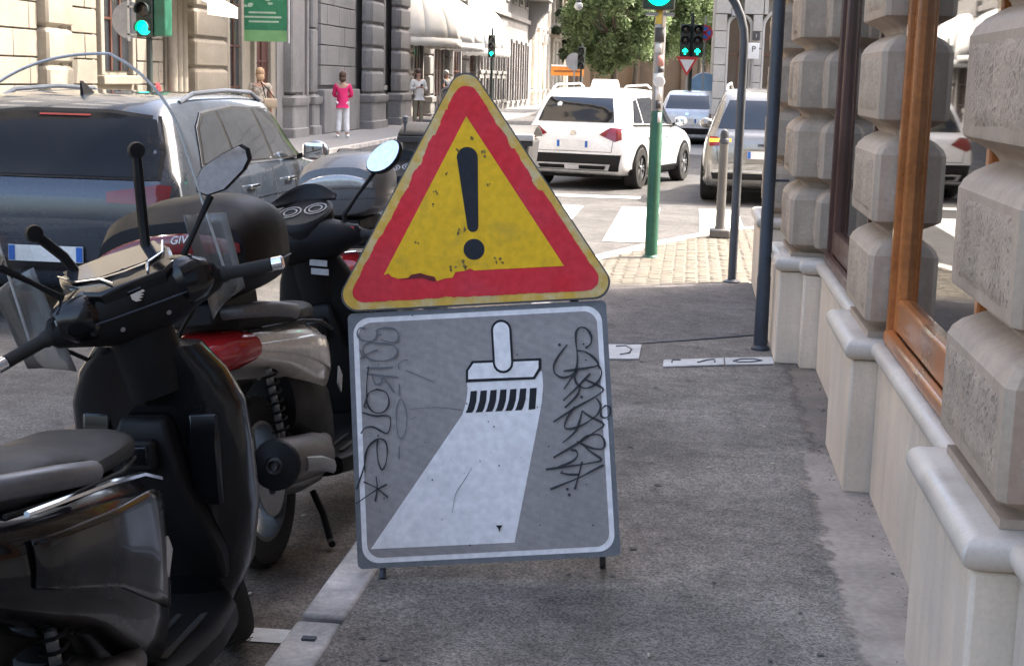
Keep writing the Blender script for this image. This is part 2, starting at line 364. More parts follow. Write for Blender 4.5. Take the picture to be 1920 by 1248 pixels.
bed = MB(); bp = [(-.92, 11.55), (-.58, 11.75), (.39, 12.28), (.56, 12.4), (.56, 12.45), (29, 12.45), (29, 17.8), (3, 17.75), (1.8, 17.6), (1.0, 17.2), (.5, 16.5), (.05, 15.5), (-.35, 14.5), (-.62, 13.8), (-.80, 13.05), (-.9, 12.3)]
bed.add([(p[0], p[1], .002) for p in bp], [tuple(range(len(bp)))])
struct(bed.build('cobble_bed', mat('sand_joint', (.085, .075, .058), .9)))
# left pavement
lp = MB().box(-10.6, -7.9, -40, 130, -.4, 0); struct(lp.build('pavement', mat('left_paving', (.2, .195, .19), .85, var=.12, scale=1.2, fine=20)))
lk = bpy.data.objects.new('kerb', None); col.objects.link(lk); struct(lk)
for i in range(60): MB().box(-7.9, -7.75, 12 + i * 1.5, 13.49 + i * 1.5, -.3, .006).build('kerb_stone', M_kerb, lk)
# far right pavement
rp = MB().box(-.2, 40, 34.5, 160, -.4, 0); struct(rp.build('pavement', MATS['left_paving']))
# painted markings: bay divider, zebra, stop line
def paint(x0, x1, y0, y1, sk=0, z=ZR + .008):
    m = MB().add([(x0, y0, z), (x1, y0 + sk, z), (x1, y1 + sk, z), (x0, y1, z)], [(0, 1, 2, 3)]); return m
struct(paint(-2.6, -1.106, 4.06, 4.17, .03).build('bay_line', M_paint))
zb = bpy.data.objects.new('zebra_crossing', None); col.objects.link(zb); struct(zb)
f = (CAM_H - ZR) / CAM_H
for k in range(-7, 4):
    x = (-.89 + k) * f + .04
    paint(x, x + .5 * f, 15.0 * f + .15 * k, 19.3 * f + .1 * k, 0).build('stripe', M_paint, zb)
sl2 = paint(-4.4, -.7, 20.6 * f, 21.0 * f, .1); struct(sl2.build('stop_line', M_paint))
struct(MB().box(-1.052, -1.012, 3.93, 3.955, .0, .0125).build('kerb_slot', M_iron))
# grit and chips gathered where the wall meets the strip
gr = MB(); rg = random.Random(21)
for i in range(260):
    s_ = rg.uniform(3.0, 8.5); x = .775 - abs(rg.gauss(0, .035)) if (4.1 < s_ < 5.88 or 6.66 < s_) else .675 - abs(rg.gauss(0, .03)); r_ = rg.uniform(.002, .007) * (2 if rg.random() < .05 else 1)
    gr.add([(x + r_ * rg.uniform(.6, 1.2) * math.cos(a), s_ + r_ * rg.uniform(.6, 1.2) * math.sin(a), .005) for a in (0, 1.3, 2.6, 3.9, 5.2)] + [(x, s_, .005 + r_ * .7)], [(0, 1, 5), (1, 2, 5), (2, 3, 5), (3, 4, 5), (4, 0, 5)])
stuff(tag(gr.build('grit', mat('grit', (.12, .10, .08), .9), smooth=0), 'dark grit and chips gathered along the foot of the stone wall', 'grit'))
# trodden gum spots on the pavement
gm = MB(); rg = random.Random(31)
for i in range(70):
    x, s_, r_ = rg.uniform(-.9, .5), rg.uniform(3.1, 11), rg.uniform(.005, .016)
    gm.add([(x + r_ * rg.uniform(.7, 1.2) * math.cos(a), s_ + r_ * rg.uniform(.7, 1.2) * math.sin(a), .0045) for a in [k * .785 for k in range(8)]], [tuple(range(8))])
stuff(gm.build('gum_spots', mat('old_gum', (.085, .08, .075), .8), pavement, smooth=0))
# litter and leaves
lm = mat('dry_litter', (.42, .38, .3), .8)
for i in range(22):
    x, y = random.uniform(-.8, .6), random.uniform(3.2, 9.5)
    if i > 13: x, y = random.uniform(-1.9, -1.2), random.uniform(4.3, 5.4)
    a = random.uniform(0, 3); X = Vector((math.cos(a), math.sin(a), .1)) * random.uniform(.006, .016); Y = Vector((-math.sin(a), math.cos(a), .1)) * .005
    z = .006 if i <= 13 else ZR + .01
    q = MB().add([Vector((x, y, z)) + v for v in (-X - Y * .5, X * .2 - Y, X + Y * .4, X * .1 + Y + Vector((0, 0, .003)), -X * .8 + Y * .6)], [(0, 1, 2, 3, 4)])
    o = q.build('litter_scrap', lm, solid=.002); tag(o, 'small pale scrap of litter lying on the asphalt', 'litter', 'scraps of litter on the ground')
# ------------------------------------------------------------------ rusticated masonry
def block_mesh(name, w, h, d, gap, smooth_m, rough_m, rgrid=(9, 7), jit=.007, ch=.02, side_m=None):
    """one rusticated block: front at x=0 (outward -x), width w along y (centred), z 0..h is the rough face;
    moulded necks run above and below, all sides wrap."""
    g2 = gap / 2
    prof = [(-g2, .085), (-g2 + .012, .080), (-g2 * .62, .066), (-g2 * .40, .036), (-g2 * .22, .012), (-.010, .003), (0, 0),
            (h, 0), (h + .006, .004), (h + g2 * .30, .010), (h + g2 * .62, .032), (h + g2 * .86, .06), (h + g2, .078)]
    m = MB(); rings = []
    for z, q in prof:
        a = w / 2 - q
        rings.append([(d, -a, z), (q + ch, -a, z), (q, -a + ch, z), (q, a - ch, z), (q + ch, a, z), (d, a, z)])
    m.loft(rings, True, True, 0)
    nu, nv = rgrid; mg = .022
    def fn(u, v):
        y = lerp(-w / 2 + ch + mg, w / 2 - ch - mg, u); z = lerp(mg * .6, h - mg * .6, v)
        e = min(u, 1 - u, v, 1 - v)
        return (-.003 - random.uniform(0, jit) if e > .001 else .003, y, z)
    m.sheet(fn, nu, nv, 1)
    # rough end faces
    for sgn in (-1, 1):
        def fe(u, v):
            x = lerp(ch + .006, d - .005, u); z = lerp(mg * .6, h - mg * .6, v); e = min(u, 1 - u, v, 1 - v)
            return (x, sgn * (w / 2 + (.002 + random.uniform(0, jit * .8) if e > .001 else -.003)), z)
        m.sheet(fe, 4, max(2, nv - 2), 2)
    me = m.mesh(name, [smooth_m, rough_m, side_m or rough_m], 30)
    bm = bmesh.new(); bm.from_mesh(me); bmesh.ops.recalc_face_normals(bm, faces=bm.faces); bm.to_mesh(me); bm.free(); return me

def bullnose(m, x0, x1, y0, y1, z0, z1, r=None):
    """slab with a rounded front (-x) and rounded ends"""
    r = r or (z1 - z0) / 2; n = 8; rings = []
    for i in range(n + 1):
        a = -math.pi / 2 + math.pi * i / n; q = r * (1 - math.cos(a)); z = (z0 + z1) / 2 + (z1 - z0) / 2 * math.sin(a)
        rings.append([(x1, y0 + q, z), (x0 + q + .006, y0 + q, z), (x0 + q, y0 + q + .006, z), (x0 + q, y1 - q - .006, z), (x0 + q + .006, y1 - q, z), (x1, y1 - q, z)])
    m.loft(rings); return m

BH, BG, BZ = .25, .146, .72            # rough face height, moulded groove, first block
def right_pilaster(par, uf, s0, s1, ztop, depth=.24, ped=True, back=None, pedw=.10, n=None):
    w = s1 - s0; me = [block_mesh('stone_block', w, BH, depth, BG, M_stone, M_rough, (10, 8), .0075, side_m=M_rock) for _ in range(3)]
    k = 0; z = BZ
    while z < ztop:
        o = link('stone_block', me[k % 3], par); o.location = (uf, (s0 + s1) / 2, z); z += BH + BG; k += 1
    if ped:
        pd = MB().box(uf - .044, uf + depth + .05, s0 + .0, s1 + .03, 0, .548); pd.build('pedestal', M_plinth, par, bevel=.012)
        c = MB(); bullnose(c, uf - .075, uf + depth + .05, s0 - .04, s1 + .06, .552, .636, .042); c.build('pedestal_cap', M_cap, par)
        MB().box(uf + .02, uf + depth + .04, s0 + .05, s1 - .04, .637, .66).build('pedestal_fillet', M_stone, par)
    return z

def shop_window(par, s0, s1, wood, u=.80, zb=.66, zt=3.05, mull=None):
    """recessed shop window facing -x between two pilasters"""
    t = MB()
    w = bpy.data.objects.new('shop_window', None); col.objects.link(w); w.parent = par
    f = MB()
    for y0, y1 in ((s0, s0 + .05), (s1 - .05, s1)): f.box(u, u + .12, y0, y1, zb + .0, zt)
    f.box(u, u + .12, s0 + .05, s1 - .05, zt - .08, zt)
    f.build('outer_frame', wood, w, bevel=.008)
    f = MB()
    for y0, y1 in ((s0 + .052, s0 + .125), (s1 - .125, s1 - .052)): f.box(u + .022, u + .10, y0, y1, zb + .02, zt - .082)
    f.box(u + .022, u + .10, s0 + .126, s1 - .126, zb + .03, zb + .16); f.box(u + .022, u + .10, s0 + .126, s1 - .126, zt - .16, zt - .083)
    f.build('sash', wood, w, bevel=.012)
    f = MB().box(u - .015, u + .03, s0 + .051, s1 - .051, zb - .022, zb + .03); f.build('bottom_rail', wood, w, bevel=.012)
    MB().box(u + .055, u + .061, s0 + .12, s1 - .12, zb + .15, zt - .15).build('pane', M_glass, w, smooth=0)
    MB().box(u + .20, u + 1.6, s0 + .02, s1 - .02, zb + .1, zb + .13).build('display_shelf', M_ltgrey, w)
    return w

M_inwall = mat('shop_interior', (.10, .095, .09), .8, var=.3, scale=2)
rb = thing('corner_building', 'rusticated sandstone shop building with pale stone plinth along the right pavement', 'building', (0, 0, 0))
H = 18.5
UW = .78
PIL = [(.70, .72, 1.49), (3.29, .72, 4.09), (5.88, .72, 6.65)]
zt = 0
for s0, uf, s1 in [(.69, .72, 1.49), (3.29, .72, 4.09), (5.88, .72, 6.65)]:
    zt = right_pilaster(rb, uf, s0, s1, 3.0)
# far stepped pilasters
right_pilaster(rb, .595, 8.66, 9.5, 3.0, depth=.36)
right_pilaster(rb, .73, 8.54, 8.60, 3.0, depth=.16) if False else None
me2 = block_mesh('stone_block', .30, BH, .2, BG, M_stone, M_rough, (4, 7), .006, side_m=M_rock)
z = BZ
while z < 3.0:
    o = link('stone_block', me2, rb); o.location = (.735, 8.66, z + .0); z += BH + BG
MB().box(.685, .95, 8.52, 8.655, 0, .548).build('pedestal', M_plinth, rb, bevel=.012)
c = MB(); bullnose(c, .655, .95, 8.49, 8.62, .552, .636, .042); c.build('pedestal_cap', M_cap, rb)
right_pilaster(rb, .595, 11.25, 12.22, 3.0, depth=.36)
# window walls below the ledges + ledges
for a, b in ((1.52, 3.28), (4.12, 5.87), (6.68, 8.51), (9.53, 11.24), (-2.0, .68)):
    MB().box(UW, 1.2, a, b, 0, .562).build('plinth_panel', M_plinth, rb, bevel=.006)
    c = MB(); bullnose(c, UW - .035, 1.2, a, b, .564, .632, .034); c.build('window_ledge', M_cap, rb)
wins = [(1.50, 3.29, M_wood), (4.10, 5.87, M_wood), (6.66, 8.52, M_wood2), (9.51, 11.24, M_wood2)]
for a, b, wm in wins: shop_window(rb, a, b, wm)
# interior: back wall, floor, side returns behind each pier
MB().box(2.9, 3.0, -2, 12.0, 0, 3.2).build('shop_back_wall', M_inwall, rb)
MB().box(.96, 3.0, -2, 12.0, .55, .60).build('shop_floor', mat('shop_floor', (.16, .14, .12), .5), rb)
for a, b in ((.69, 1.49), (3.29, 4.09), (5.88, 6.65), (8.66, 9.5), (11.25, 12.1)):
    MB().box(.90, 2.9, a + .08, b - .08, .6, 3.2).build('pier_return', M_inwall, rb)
# upper wall (out of the picture but shades the street), with upper windows
up = MB().box(.78, 14, -14, 12.2, 3.12, H); up.build('upper_wall', M_stone, rb)
MB().box(.9, 14, -14, -2, 0, 3.12).build('rear_wall', M_stone, rb)
MB().box(.6, .79, -14, 12.3, 3.05, 3.22).build('string_course', M_cap, rb, bevel=.02)
MB().box(.95, 14, 11.9, 12.2, 0, 3.12).build('end_wall', M_stone, rb)
MB().box(.2, 14.2, -14.2, 12.6, H, H + .4).build('cornice', M_cap, rb, bevel=.05)
for i in range(7):
    for fl in (4.4, 8.4, 12.4):
        y = 10.3 - i * 2.6
        ww = MB().box(.73, .775, y - .65, y + .65, fl, fl + 2.2).build('window_surround', M_cap, rb)
        MB().box(.70, .728, y - .5, y + .5, fl + .12, fl + 2.1).build('window_pane', M_cglass, ww)
# pale items in the shop window
dm = mat('display_card', (.62, .6, .56), .6)
for y, z, hh in ((5.45, .83, .1), (5.1, .83, .22)):
    o = MB().obox((1.12, y, z + hh / 2), (.01, 0, .002), (0, .07, 0), (0, 0, hh / 2)).build('display_card', dm)
    tag(o, 'pale folded card lying in the nearer shop window' if hh < .2 else 'pale upright display card in the nearer shop window', 'card')
# wire conduit at the far pilaster
# ------------------------------------------------------------------ left-hand buildings
def mk(name, c, **k): return mat(name, c, **{**dict(rough=.85, var=.14, scale=.9, fine=12, fvar=.07, bump=.2, bscale=30), **k})
M_lstone = mk('cream_limestone', (.25, .22, .175), tint=(.20, .178, .145))
M_lrough = mk('cream_rock_face', (.21, .187, .15), bump=.6, bscale=18)
M_gstone = mk('grey_limestone', (.235, .222, .212), tint=(.195, .187, .18))
M_grough = mk('grey_rock_face', (.20, .195, .19), bump=.6, bscale=18)
M_pale = mk('pale_render', (.58, .53, .455))
M_wdark = mat('dark_window', (.025, .028, .032), .12, coat=.4)
M_door = mat('brown_door', (.07, .028, .022), .5)
UL = -10.2
def left_pilaster(par, s0, s1, ztop, sm, rm, uf=UL + .22, z0=1.15, ped=True, bh=.42, bg=.16, round_=False):
    w = s1 - s0; me = block_mesh('stone_block', w, bh, .3, bg, sm, rm, (4, 3), .02, ch=.16 if round_ else .04)
    z = z0
    while z < ztop:
        o = link('stone_block', me, par); o.location = (uf, (s0 + s1) / 2, z); o.rotation_euler = (0, 0, math.pi); z += bh + bg
    if ped:
        m = MB(); a = .10
        m.loft([[(uf - .4, s0 - q, zz), (uf + q - .04, s0 - q, zz), (uf + q, s0 - q + .04, zz), (uf + q, s1 + q - .04, zz), (uf + q - .04, s1 + q, zz), (uf - .4, s1 + q, zz)]
                for zz, q in ((0, .10), (.22, .10), (.25, .05), (z0 - .36, .05), (z0 - .34, .09), (z0 - .24, .12), (z0 - .14, .12), (z0 - .12, .04), (z0 - .09, .03))])
        m.build('pedestal', sm, par)
def wall_with_courses(par, s0, s1, z0, z1, mm, u=UL, ch=.42, bl=1.1, d=.05):
    """individual ashlar blocks, staggered, raised from the backing wall"""
    r = 0; z = z0
    while z < z1:
        y = s0 - (bl / 2 if r % 2 else 0)
        while y < s1:
            a, b = max(y, s0), min(y + bl, s1)
            if b - a > .12: MB().box(u - .1, u + d + random.uniform(-.006, .006), a + .012, b - .012, z + .012, z + ch - .012).build('ashlar_block', mm, par, bevel=.012)
            y += bl
        z += ch; r += 1
def opening(par, s0, s1, z0, z1, kind, u=UL, fm=None, mats=None):
    """window or door on the left facade (faces +x)"""
    o = bpy.data.objects.new(kind, None); col.objects.link(o); o.parent = par
    MB().box(u - .25, u + .004, s0 + .1, s1 - .1, z0 + .08, z1 - .1).build('pane' if kind == 'window' else 'leaf', M_wdark if kind == 'window' else M_door, o)
    f = MB(); f.box(u - .1, u + .09, s0, s0 + .16, z0, z1); f.box(u - .1, u + .09, s1 - .16, s1, z0, z1); f.box(u - .1, u + .10, s0 - .04, s1 + .04, z1, z1 + .2)
    f.build('surround', fm, o, bevel=.02)
    if kind == 'window': MB().box(u - .1, u + .16, s0 - .06, s1 + .06, z0 - .16, z0).build('sill', fm, o, bevel=.02)
    b = MB(); n = max(1, round((s1 - s0 - .3) / .7))
    for i in range(1, n + (0 if kind == 'door' else 1)):
        yy = lerp(s0 + .16, s1 - .16, i / (n + (0 if kind == 'door' else 1))); b.box(u + .002, u + .035, yy - .03, yy + .03, z0 + .08, z1 - .1)
    zz = z0 + .08 + .9
    while zz < z1 - .3: b.box(u + .003, u + .032, s0 + .16, s1 - .16, zz - .02, zz + .02); zz += .9
    if b.v: b.build('glazing_bars', M_wood2 if kind == 'window' else M_wood2, o)
    return o
def building(label, s0, s1, h, mm, name='stone_building', u=UL):
    t = thing(name, label, 'building', (0, 0, 0))
    MB().box(u - 12, u - .02, s0, s1, 0, h).build('wall', mm, t)
    MB().box(u - 12, u + .5, s0, s1, h, h + .5).build('cornice', mm, t)
    MB().box(u - .02, u + .14, s0, s1, 4.9, 5.15).build('string_course', mm, t, bevel=.03)
    y = s0 + 1.4
    while y < s1 - 1.2:
        for fl in (5.9, 9.9, 13.7):
            if fl + 2.4 < h:
                w_ = MB().box(u - .03, u + .05, y - .75, y + .75, fl - .15, fl + 2.35).build('window_surround', mm, t)
                MB().box(u + .02, u + .054, y - .55, y + .55, fl, fl + 2.2).build('window_pane', M_wdark, w_)
        y += 3.0
    return t
bA = building('cream stone building with rusticated pilasters, sunlit, behind the dark blue car', 8, 35.7, 17, M_lstone)
wall_with_courses(bA, 17.5, 22.2, .5, 4.7, M_lstone)
left_pilaster(bA, 22.2, 22.85, 4.8, M_lstone, M_lrough, ped=True)
left_pilaster(bA, 23.0, 23.4, 4.8, M_lstone, M_lrough, uf=UL + .12, ped=True)
opening(bA, 24.6, 26.2, 1.5, 4.3, 'window', fm=M_lstone)
pp = MB().box(UL - .05, UL + .3, 24.5, 26.3, 1.02, 1.16).build('pedestal_ledge', M_lstone, bA, bevel=.03)
MB().box(UL - .05, UL + .22, 24.6, 26.2, .1, 1.0).build('plinth_panel', M_lstone, bA, bevel=.03)
wall_with_courses(bA, 23.45, 24.5, .5, 4.7, M_lstone); wall_with_courses(bA, 26.35, 27.7, .5, 4.7, M_lstone)
for k in range(3):
    c = MB().lathe([(.14, 0), (.14, .2), (.10, .25), (.095, 3.6), (.14, 3.7), (.14, 3.8)], (UL + .16, 27.9 + k * .3, .9), n=14, cap=True); c.build('half_column', M_lstone, bA)
left_pilaster(bA, 29.15, 31.2, 4.8, M_lstone, M_lrough, ped=True, bh=.44)
opening(bA, 31.6, 32.8, .3, 3.6, 'window', fm=M_lstone)
opening(bA, 33.6, 35.1, 0, 3.6, 'door', fm=M_lstone)
# awning fringe on building A
def dome_awning(label, s0, s1, zb, zt, dep, m, val=.28, u=UL, name='awning'):
    t = thing(name, label, 'awning', (0, 0, 0), group='dome awnings over the left pavement')
    ns = 6
    for i in range(ns):
        f = MB()
        def fn(a, b):
            ph = math.pi * lerp(i, i + 1, a) / ns; th = b * math.pi / 2
            return (u + .05 + dep * math.sin(ph) * math.cos(th), (s0 + s1) / 2 - (s1 - s0) / 2 * math.cos(ph) * (math.cos(th) * .97 + .03), zb + (zt - zb) * math.sin(th))
        f.sheet(fn, 4, 8); f.build('gore', m, t, solid=.01)
    f = MB()
    f.sheet(lambda a, b: (u + .05 + (dep + .005) * math.sin(math.pi * a), (s0 + s1) / 2 - (s1 - s0) / 2 * math.cos(math.pi * a), zb + .01 - b * val * (1 - .12 * (1 if int(a * 36) % 2 else 0))), 36, 1)
    f.build('valance', m, t, solid=.008)
    for i in range(ns + 1):
        ph = math.pi * i / ns
        MB().tube([(u + .05 + (dep - .02) * math.sin(ph) * math.cos(th), (s0 + s1) / 2 - ((s1 - s0) / 2 - .02) * math.cos(ph) * (math.cos(th) * .97 + .03), zb + (zt - zb - .02) * math.sin(th)) for th in [k * math.pi / 16 for k in range(9)]], .014, 6).build('rib', M_ltgrey, t)
    return t
M_canvas = mat('cream_canvas', (.68, .64, .56), .8, var=.08, scale=2, bump=.15)
M_canvas2 = mat('grey_canvas', (.64, .63, .61), .8, var=.08, scale=2, bump=.15)
aw = thing('fringed_awning', 'small beige fringed awning above the sunlit cream shopfront at left', 'awning')
MB().sheet(lambda a, b: (UL + .3 + .8 * b, 27.2 + 1.9 * a, 3.25 - .38 * b), 12, 4).build('canopy', M_canvas, aw, solid=.012)
for k in range(8): MB().box(UL + 1.09, UL + 1.105, 27.22 + k * .235, 27.43 + k * .235, 2.66, 2.875).build('fringe_flap', M_canvas, aw, bevel=.003)

bB = building('grey shaded stone building with rounded rusticated columns behind the pink shirt', 35.8, 51.4, 19, M_gstone)
left_pilaster(bB, 36.4, 37.6, 4.8, M_gstone, M_gstone, ped=True, bh=3.4, bg=.1)
opening(bB, 37.9, 38.5, 0, 3.7, 'door', fm=M_gstone)
left_pilaster(bB, 38.8, 39.4, 4.8, M_gstone, M_gstone, uf=UL + .1, ped=True, bh=1.6, bg=.1)
wall_with_courses(bB, 39.7, 43.9, 1.3, 4.7, M_gstone, ch=.55, bl=1.4, d=.10)
MB().box(UL - .1, UL + .25, 39.6, 43.9, 0, 1.2).build('plinth_panel', M_gstone, bB, bevel=.03)
left_pilaster(bB, 44.3, 46.3, 4.8, M_gstone, M_grough, uf=UL + .5, ped=True, bh=.5, bg=.2, round_=True)
opening(bB, 46.6, 48.3, 1.3, 4.2, 'window', fm=M_gstone)
left_pilaster(bB, 48.7, 50.6, 4.8, M_gstone, M_grough, uf=UL + .5, ped=True, bh=.5, bg=.2, round_=True)
bC = building('grey stone shopfront building under the domed awnings on the left', 51.5, 79.5, 19, M_gstone)
for a in (53.0, 57.6, 62.2, 66.8): opening(bC, a, a + 2.4, 0, 3.5, 'door' if a in (57.6,) else 'window', fm=M_gstone)
for a in (51.9, 56.0, 60.6, 65.2): left_pilaster(bC, a, a + .8, 4.8, M_pale if a < 53 else M_gstone, M_gstone, ped=True, bh=.6, bg=.15, z0=1.0)
y = 70.2
while y < 79: opening(bC, y, y + 1.3, 2.0, 4.4, 'window', fm=M_gstone); opening(bC, y, y + 1.3, .5, 1.6, 'window', fm=M_gstone); y += 2.1
dome_awning('largest sunlit cream dome awning, nearest of the three on the left', 50.6, 55.6, 2.95, 4.75, 1.75, M_canvas, .32)
dome_awning('middle pale dome awning between the other two on the left', 57.8, 62.0, 2.95, 4.8, 1.65, M_canvas2, .3)
dome_awning('farthest pale grey dome awning on the left beside the small traffic light', 65.0, 70.4, 2.9, 4.95, 1.75, M_canvas2, .35)
bD = building('shaded grey building with a heavy curved bracket under its bay, left distance', 79.6, 92.6, 19, M_gstone)
y = 80.4
while y < 91: opening(bD, y, y + 1.3, .4, 3.6, 'window', fm=M_gstone); y += 2.4
bd = MB(); pr = [(0, 0), (.25, .05), (.45, .4), (.55, 1.0), (.9, 1.5), (1.25, 1.75), (1.3, 2.3), (0, 2.3)]
bd.prism([(p[0], p[1]) for p in pr], (UL - .05, 92.4, 4.0), (1, 0, 0), (0, 0, 1), .9); bd.build('curved_bracket', M_gstone, bD, bevel=.02)
MB().box(UL - .05, UL + 1.35, 82, 92.5, 6.31, 10).build('bay', M_gstone, bD, bevel=.03)
bE = building('sunlit pale facade with fluted pilasters and a balcony at the left far end', 92.8, 122, 18, M_pale)
for i in range(9): left_pilaster(bE, 93.6 + i * 3.0, 94.6 + i * 3.0, 4.8, M_pale, M_pale, ped=True, bh=3.4, bg=.2, z0=1.1)
for i in range(8): opening(bE, 95.1 + i * 3.0, 96.3 + i * 3.0, .3, 3.6, 'window', fm=M_pale)
bl = MB(); bl.box(UL - .05, UL + 1.3, 104, 116, 5.2, 5.5)
for q in (0, .35, .7): bl.box(UL - .05, UL + 1.0 - q, 104.4 + q, 115.6 - q, 4.85 - q * .7, 5.199 - q * .7)
bl.build('balcony_floor', M_pale, bE, bevel=.03)
MB().box(UL + 1.1, UL + 1.24, 104, 116, 6.5, 6.65).build('balcony_rail', M_pale, bE, bevel=.02)
for i in range(26): MB().lathe([(.1, 0), (.06, .15), (.13, .45), (.06, .8), (.1, 1.0)], (UL + 1.16, 104.3 + i * .46, 5.5), n=8, cap=True).build('baluster', M_pale, bE)
for a in (97, 99.4): 
    o = MB().box(UL + .05, UL + .38, a, a + .85, 4.0, 4.6).build('vent_unit', M_ltgrey, bE, bevel=.03); MB().lathe([(.26, 0), (.26, .03), (.2, .04)], (UL + .39, a + .42, 4.3), (1, 0, 0), 16, True).build('vent_grille', M_steel, o)

# ------------------------------------------------------------------ arch-windowed building across the side street
SA = 38.0
ab = thing('arched_building', 'pale ashlar building with tall round-arched windows across the side street', 'building')
UA = ony(1338, 100, SA).x
HB = 22
M_arch = mk('arch_ashlar', (.44, .42, .38))
MB().box(UA + .15, UA + 30, SA + .35, SA + 20, 0, HB).build('wall', M_arch, ab)
MB().box(UA - .2, UA + 30, SA - .4, SA + 20.2, HB, HB + .5).build('cornice', M_arch, ab)
AW = [(ony(1386, 80, SA).x, .30), (ony(1462, 80, SA).x, .42), (ony(1462, 80, SA).x + 2.0, .42), (ony(1462, 80, SA).x + 4.0, .42)]
AW = [(c, hw * 1.0) for c, hw in AW]
zs_, ARH = 2.75, .5
def arch_poly(c, hw, z0, zsp, n=12): return [(c - hw, z0), (c + hw, z0)] + [(c + hw * math.cos(a), zsp + hw * math.sin(a)) for a in [math.pi * i / n for i in range(n + 1)]]
for c, hw in AW:
    w_ = bpy.data.objects.new('arched_window', None); col.objects.link(w_); w_.parent = ab
    MB().prism(arch_poly(c, hw, .9, 3.05), (0, SA + .30, 0), (1, 0, 0), (0, 0, 1), .04).build('pane', M_wdark, w_)
    f = MB(); pts = [(c - hw, SA + .1, .9), (c - hw, SA + .1, 3.05)] + [(c - hw * math.cos(a), SA + .1, 3.05 + hw * math.sin(a)) for a in [math.pi * i / 12 for i in range(1, 12)]] + [(c + hw, SA + .1, 3.05), (c + hw, SA + .1, .9)]
    f.tube(pts, .05, 6, up=(0, 1, 0)); f.build('arch_moulding', M_arch, w_)
    b = MB(); b.box(c - .02, c + .02, SA + .2, SA + .26, .9, 3.4); b.box(c - hw, c + hw, SA + .2, SA + .26, 2.35, 2.4); b.build('glazing_bars', M_wood2, w_)
    MB().box(c - hw - .1, c + hw + .1, SA - .06, SA + .3, .78, .9).build('sill', M_arch, w_)
# ashlar blocks round the openings
z = .0; r = 0
while z < 6.2:
    x = UA - (.0 if r % 2 else .4)
    while x < UA + 9:
        a, b = max(x, UA), x + .8
        segs = [(a, b)]
        for c, hw in AW:
            e = hw + .02
            if z + .42 > 3.05: e = math.sqrt(max(0, e * e - max(0, z - 3.05) ** 2)) if z - 3.05 < e else -1
            if z < .5: e = -1
            if e > 0:
                ns = []
                for p, q in segs:
                    if q < c - e or p > c + e: ns.append((p, q))
                    else:
                        if p < c - e: ns.append((p, c - e))
                        if q > c + e: ns.append((c + e, q))
                segs = ns
        for p, q in segs:
            if q - p > .08: MB().box(p + .008, q - .008, SA + random.uniform(-.006, .006), SA + .36, z + .008, z + .412).build('ashlar_block', M_arch, ab, bevel=.01)
        x += .8
    z += .42; r += 1
rc = thing('unseen_shade_block', 'unseen lower building behind the arched building, sized for its shadow', 'building')
MB().box(2.2, 20, 58.2, 66, 0, 17).build('wall', M_gstone, rc)  # unseen block; height and length set to let sun onto awnings and trees
for i in range(2): o = MB().box(2.12, 2.2, 59.5 + i * 3, 61 + i * 3, 1.2, 4).build('window', M_gstone, rc); MB().box(2.1, 2.13, 59.65 + i * 3, 60.85 + i * 3, 1.3, 3.9).build('window_pane', M_wdark, o)

# end of the street: brown wall, building behind it
ew = thing('end_wall', 'long reddish brown wall closing the street behind the trees', 'wall')
mwall = mk('brown_wall', (.20, .145, .105)); MB().box(-14, 22, 122, 122.6, 0, 4.2).build('wall_face', mwall, ew); MB().box(-14, 22, 121.9, 122.7, 4.2, 4.45).build('coping', M_gstone, ew)
for i in range(8): MB().box(-13 + i * 4, -12.4 + i * 4, 121.7, 122, 0, 4.2).build('buttress', mwall, ew)
eb = thing('far_building', 'tan building far behind the trees at the street end', 'building')
MB().box(-30, 40, 140, 150, 0, 24).build('wall', mk('tan_render', (.34, .27, .20)), eb)
for i in range(22):
    for fl in range(5):
        if abs(i - 11) < 9: o = MB().box(-29 + i * 3, -27.8 + i * 3, 139.9, 140, 2 + fl * 4.2, 4 + fl * 4.2).build('window', M_gstone, eb); MB().box(-28.9 + i * 3, -27.9 + i * 3, 139.86, 139.92, 2.1 + fl * 4.2, 3.9 + fl * 4.2).build('window_pane', M_wdark, o)

# ------------------------------------------------------------------ trees
M_bark = mat('bark', (.12, .095, .07), .9, bump=.5, bscale=20)
def leafmat(name, c):
    m = bpy.data.materials.new(name); m.use_nodes = True; n = m.node_tree.nodes; l = m.node_tree.links; b = n['Principled BSDF']
    oi = n.new('ShaderNodeNewGeometry'); nz = n.new('ShaderNodeTexNoise'); nz.inputs['Scale'].default_value = 1.6; l.new(oi.outputs['Position'], nz.inputs['Vector'])
    mr = n.new('ShaderNodeMapRange'); mr.inputs[1].default_value = .3; mr.inputs[2].default_value = .7; mr.inputs[3].default_value = .6; mr.inputs[4].default_value = 1.5
    l.new(nz.outputs['Fac'], mr.inputs[0]); vm = n.new('ShaderNodeVectorMath'); vm.operation = 'SCALE'; vm.inputs[0].default_value = c; l.new(mr.outputs[0], vm.inputs['Scale'])
    l.new(vm.outputs[0], b.inputs['Base Color']); b.inputs['Roughness'].default_value = .6
    tr = n.new('ShaderNodeBsdfTranslucent'); l.new(vm.outputs[0], tr.inputs[0]); ms = n.new('ShaderNodeMixShader'); ms.inputs[0].default_value = .4; l.new(b.outputs[0], ms.inputs[1]); l.new(tr.outputs[0], ms.inputs[2]); l.new(ms.outputs[0], n['Material Output'].inputs['Surface'])
    return m
ML1, ML2 = leafmat('leaf_green', (.16, .215, .095)), leafmat('leaf_dark', (.075, .105, .055))
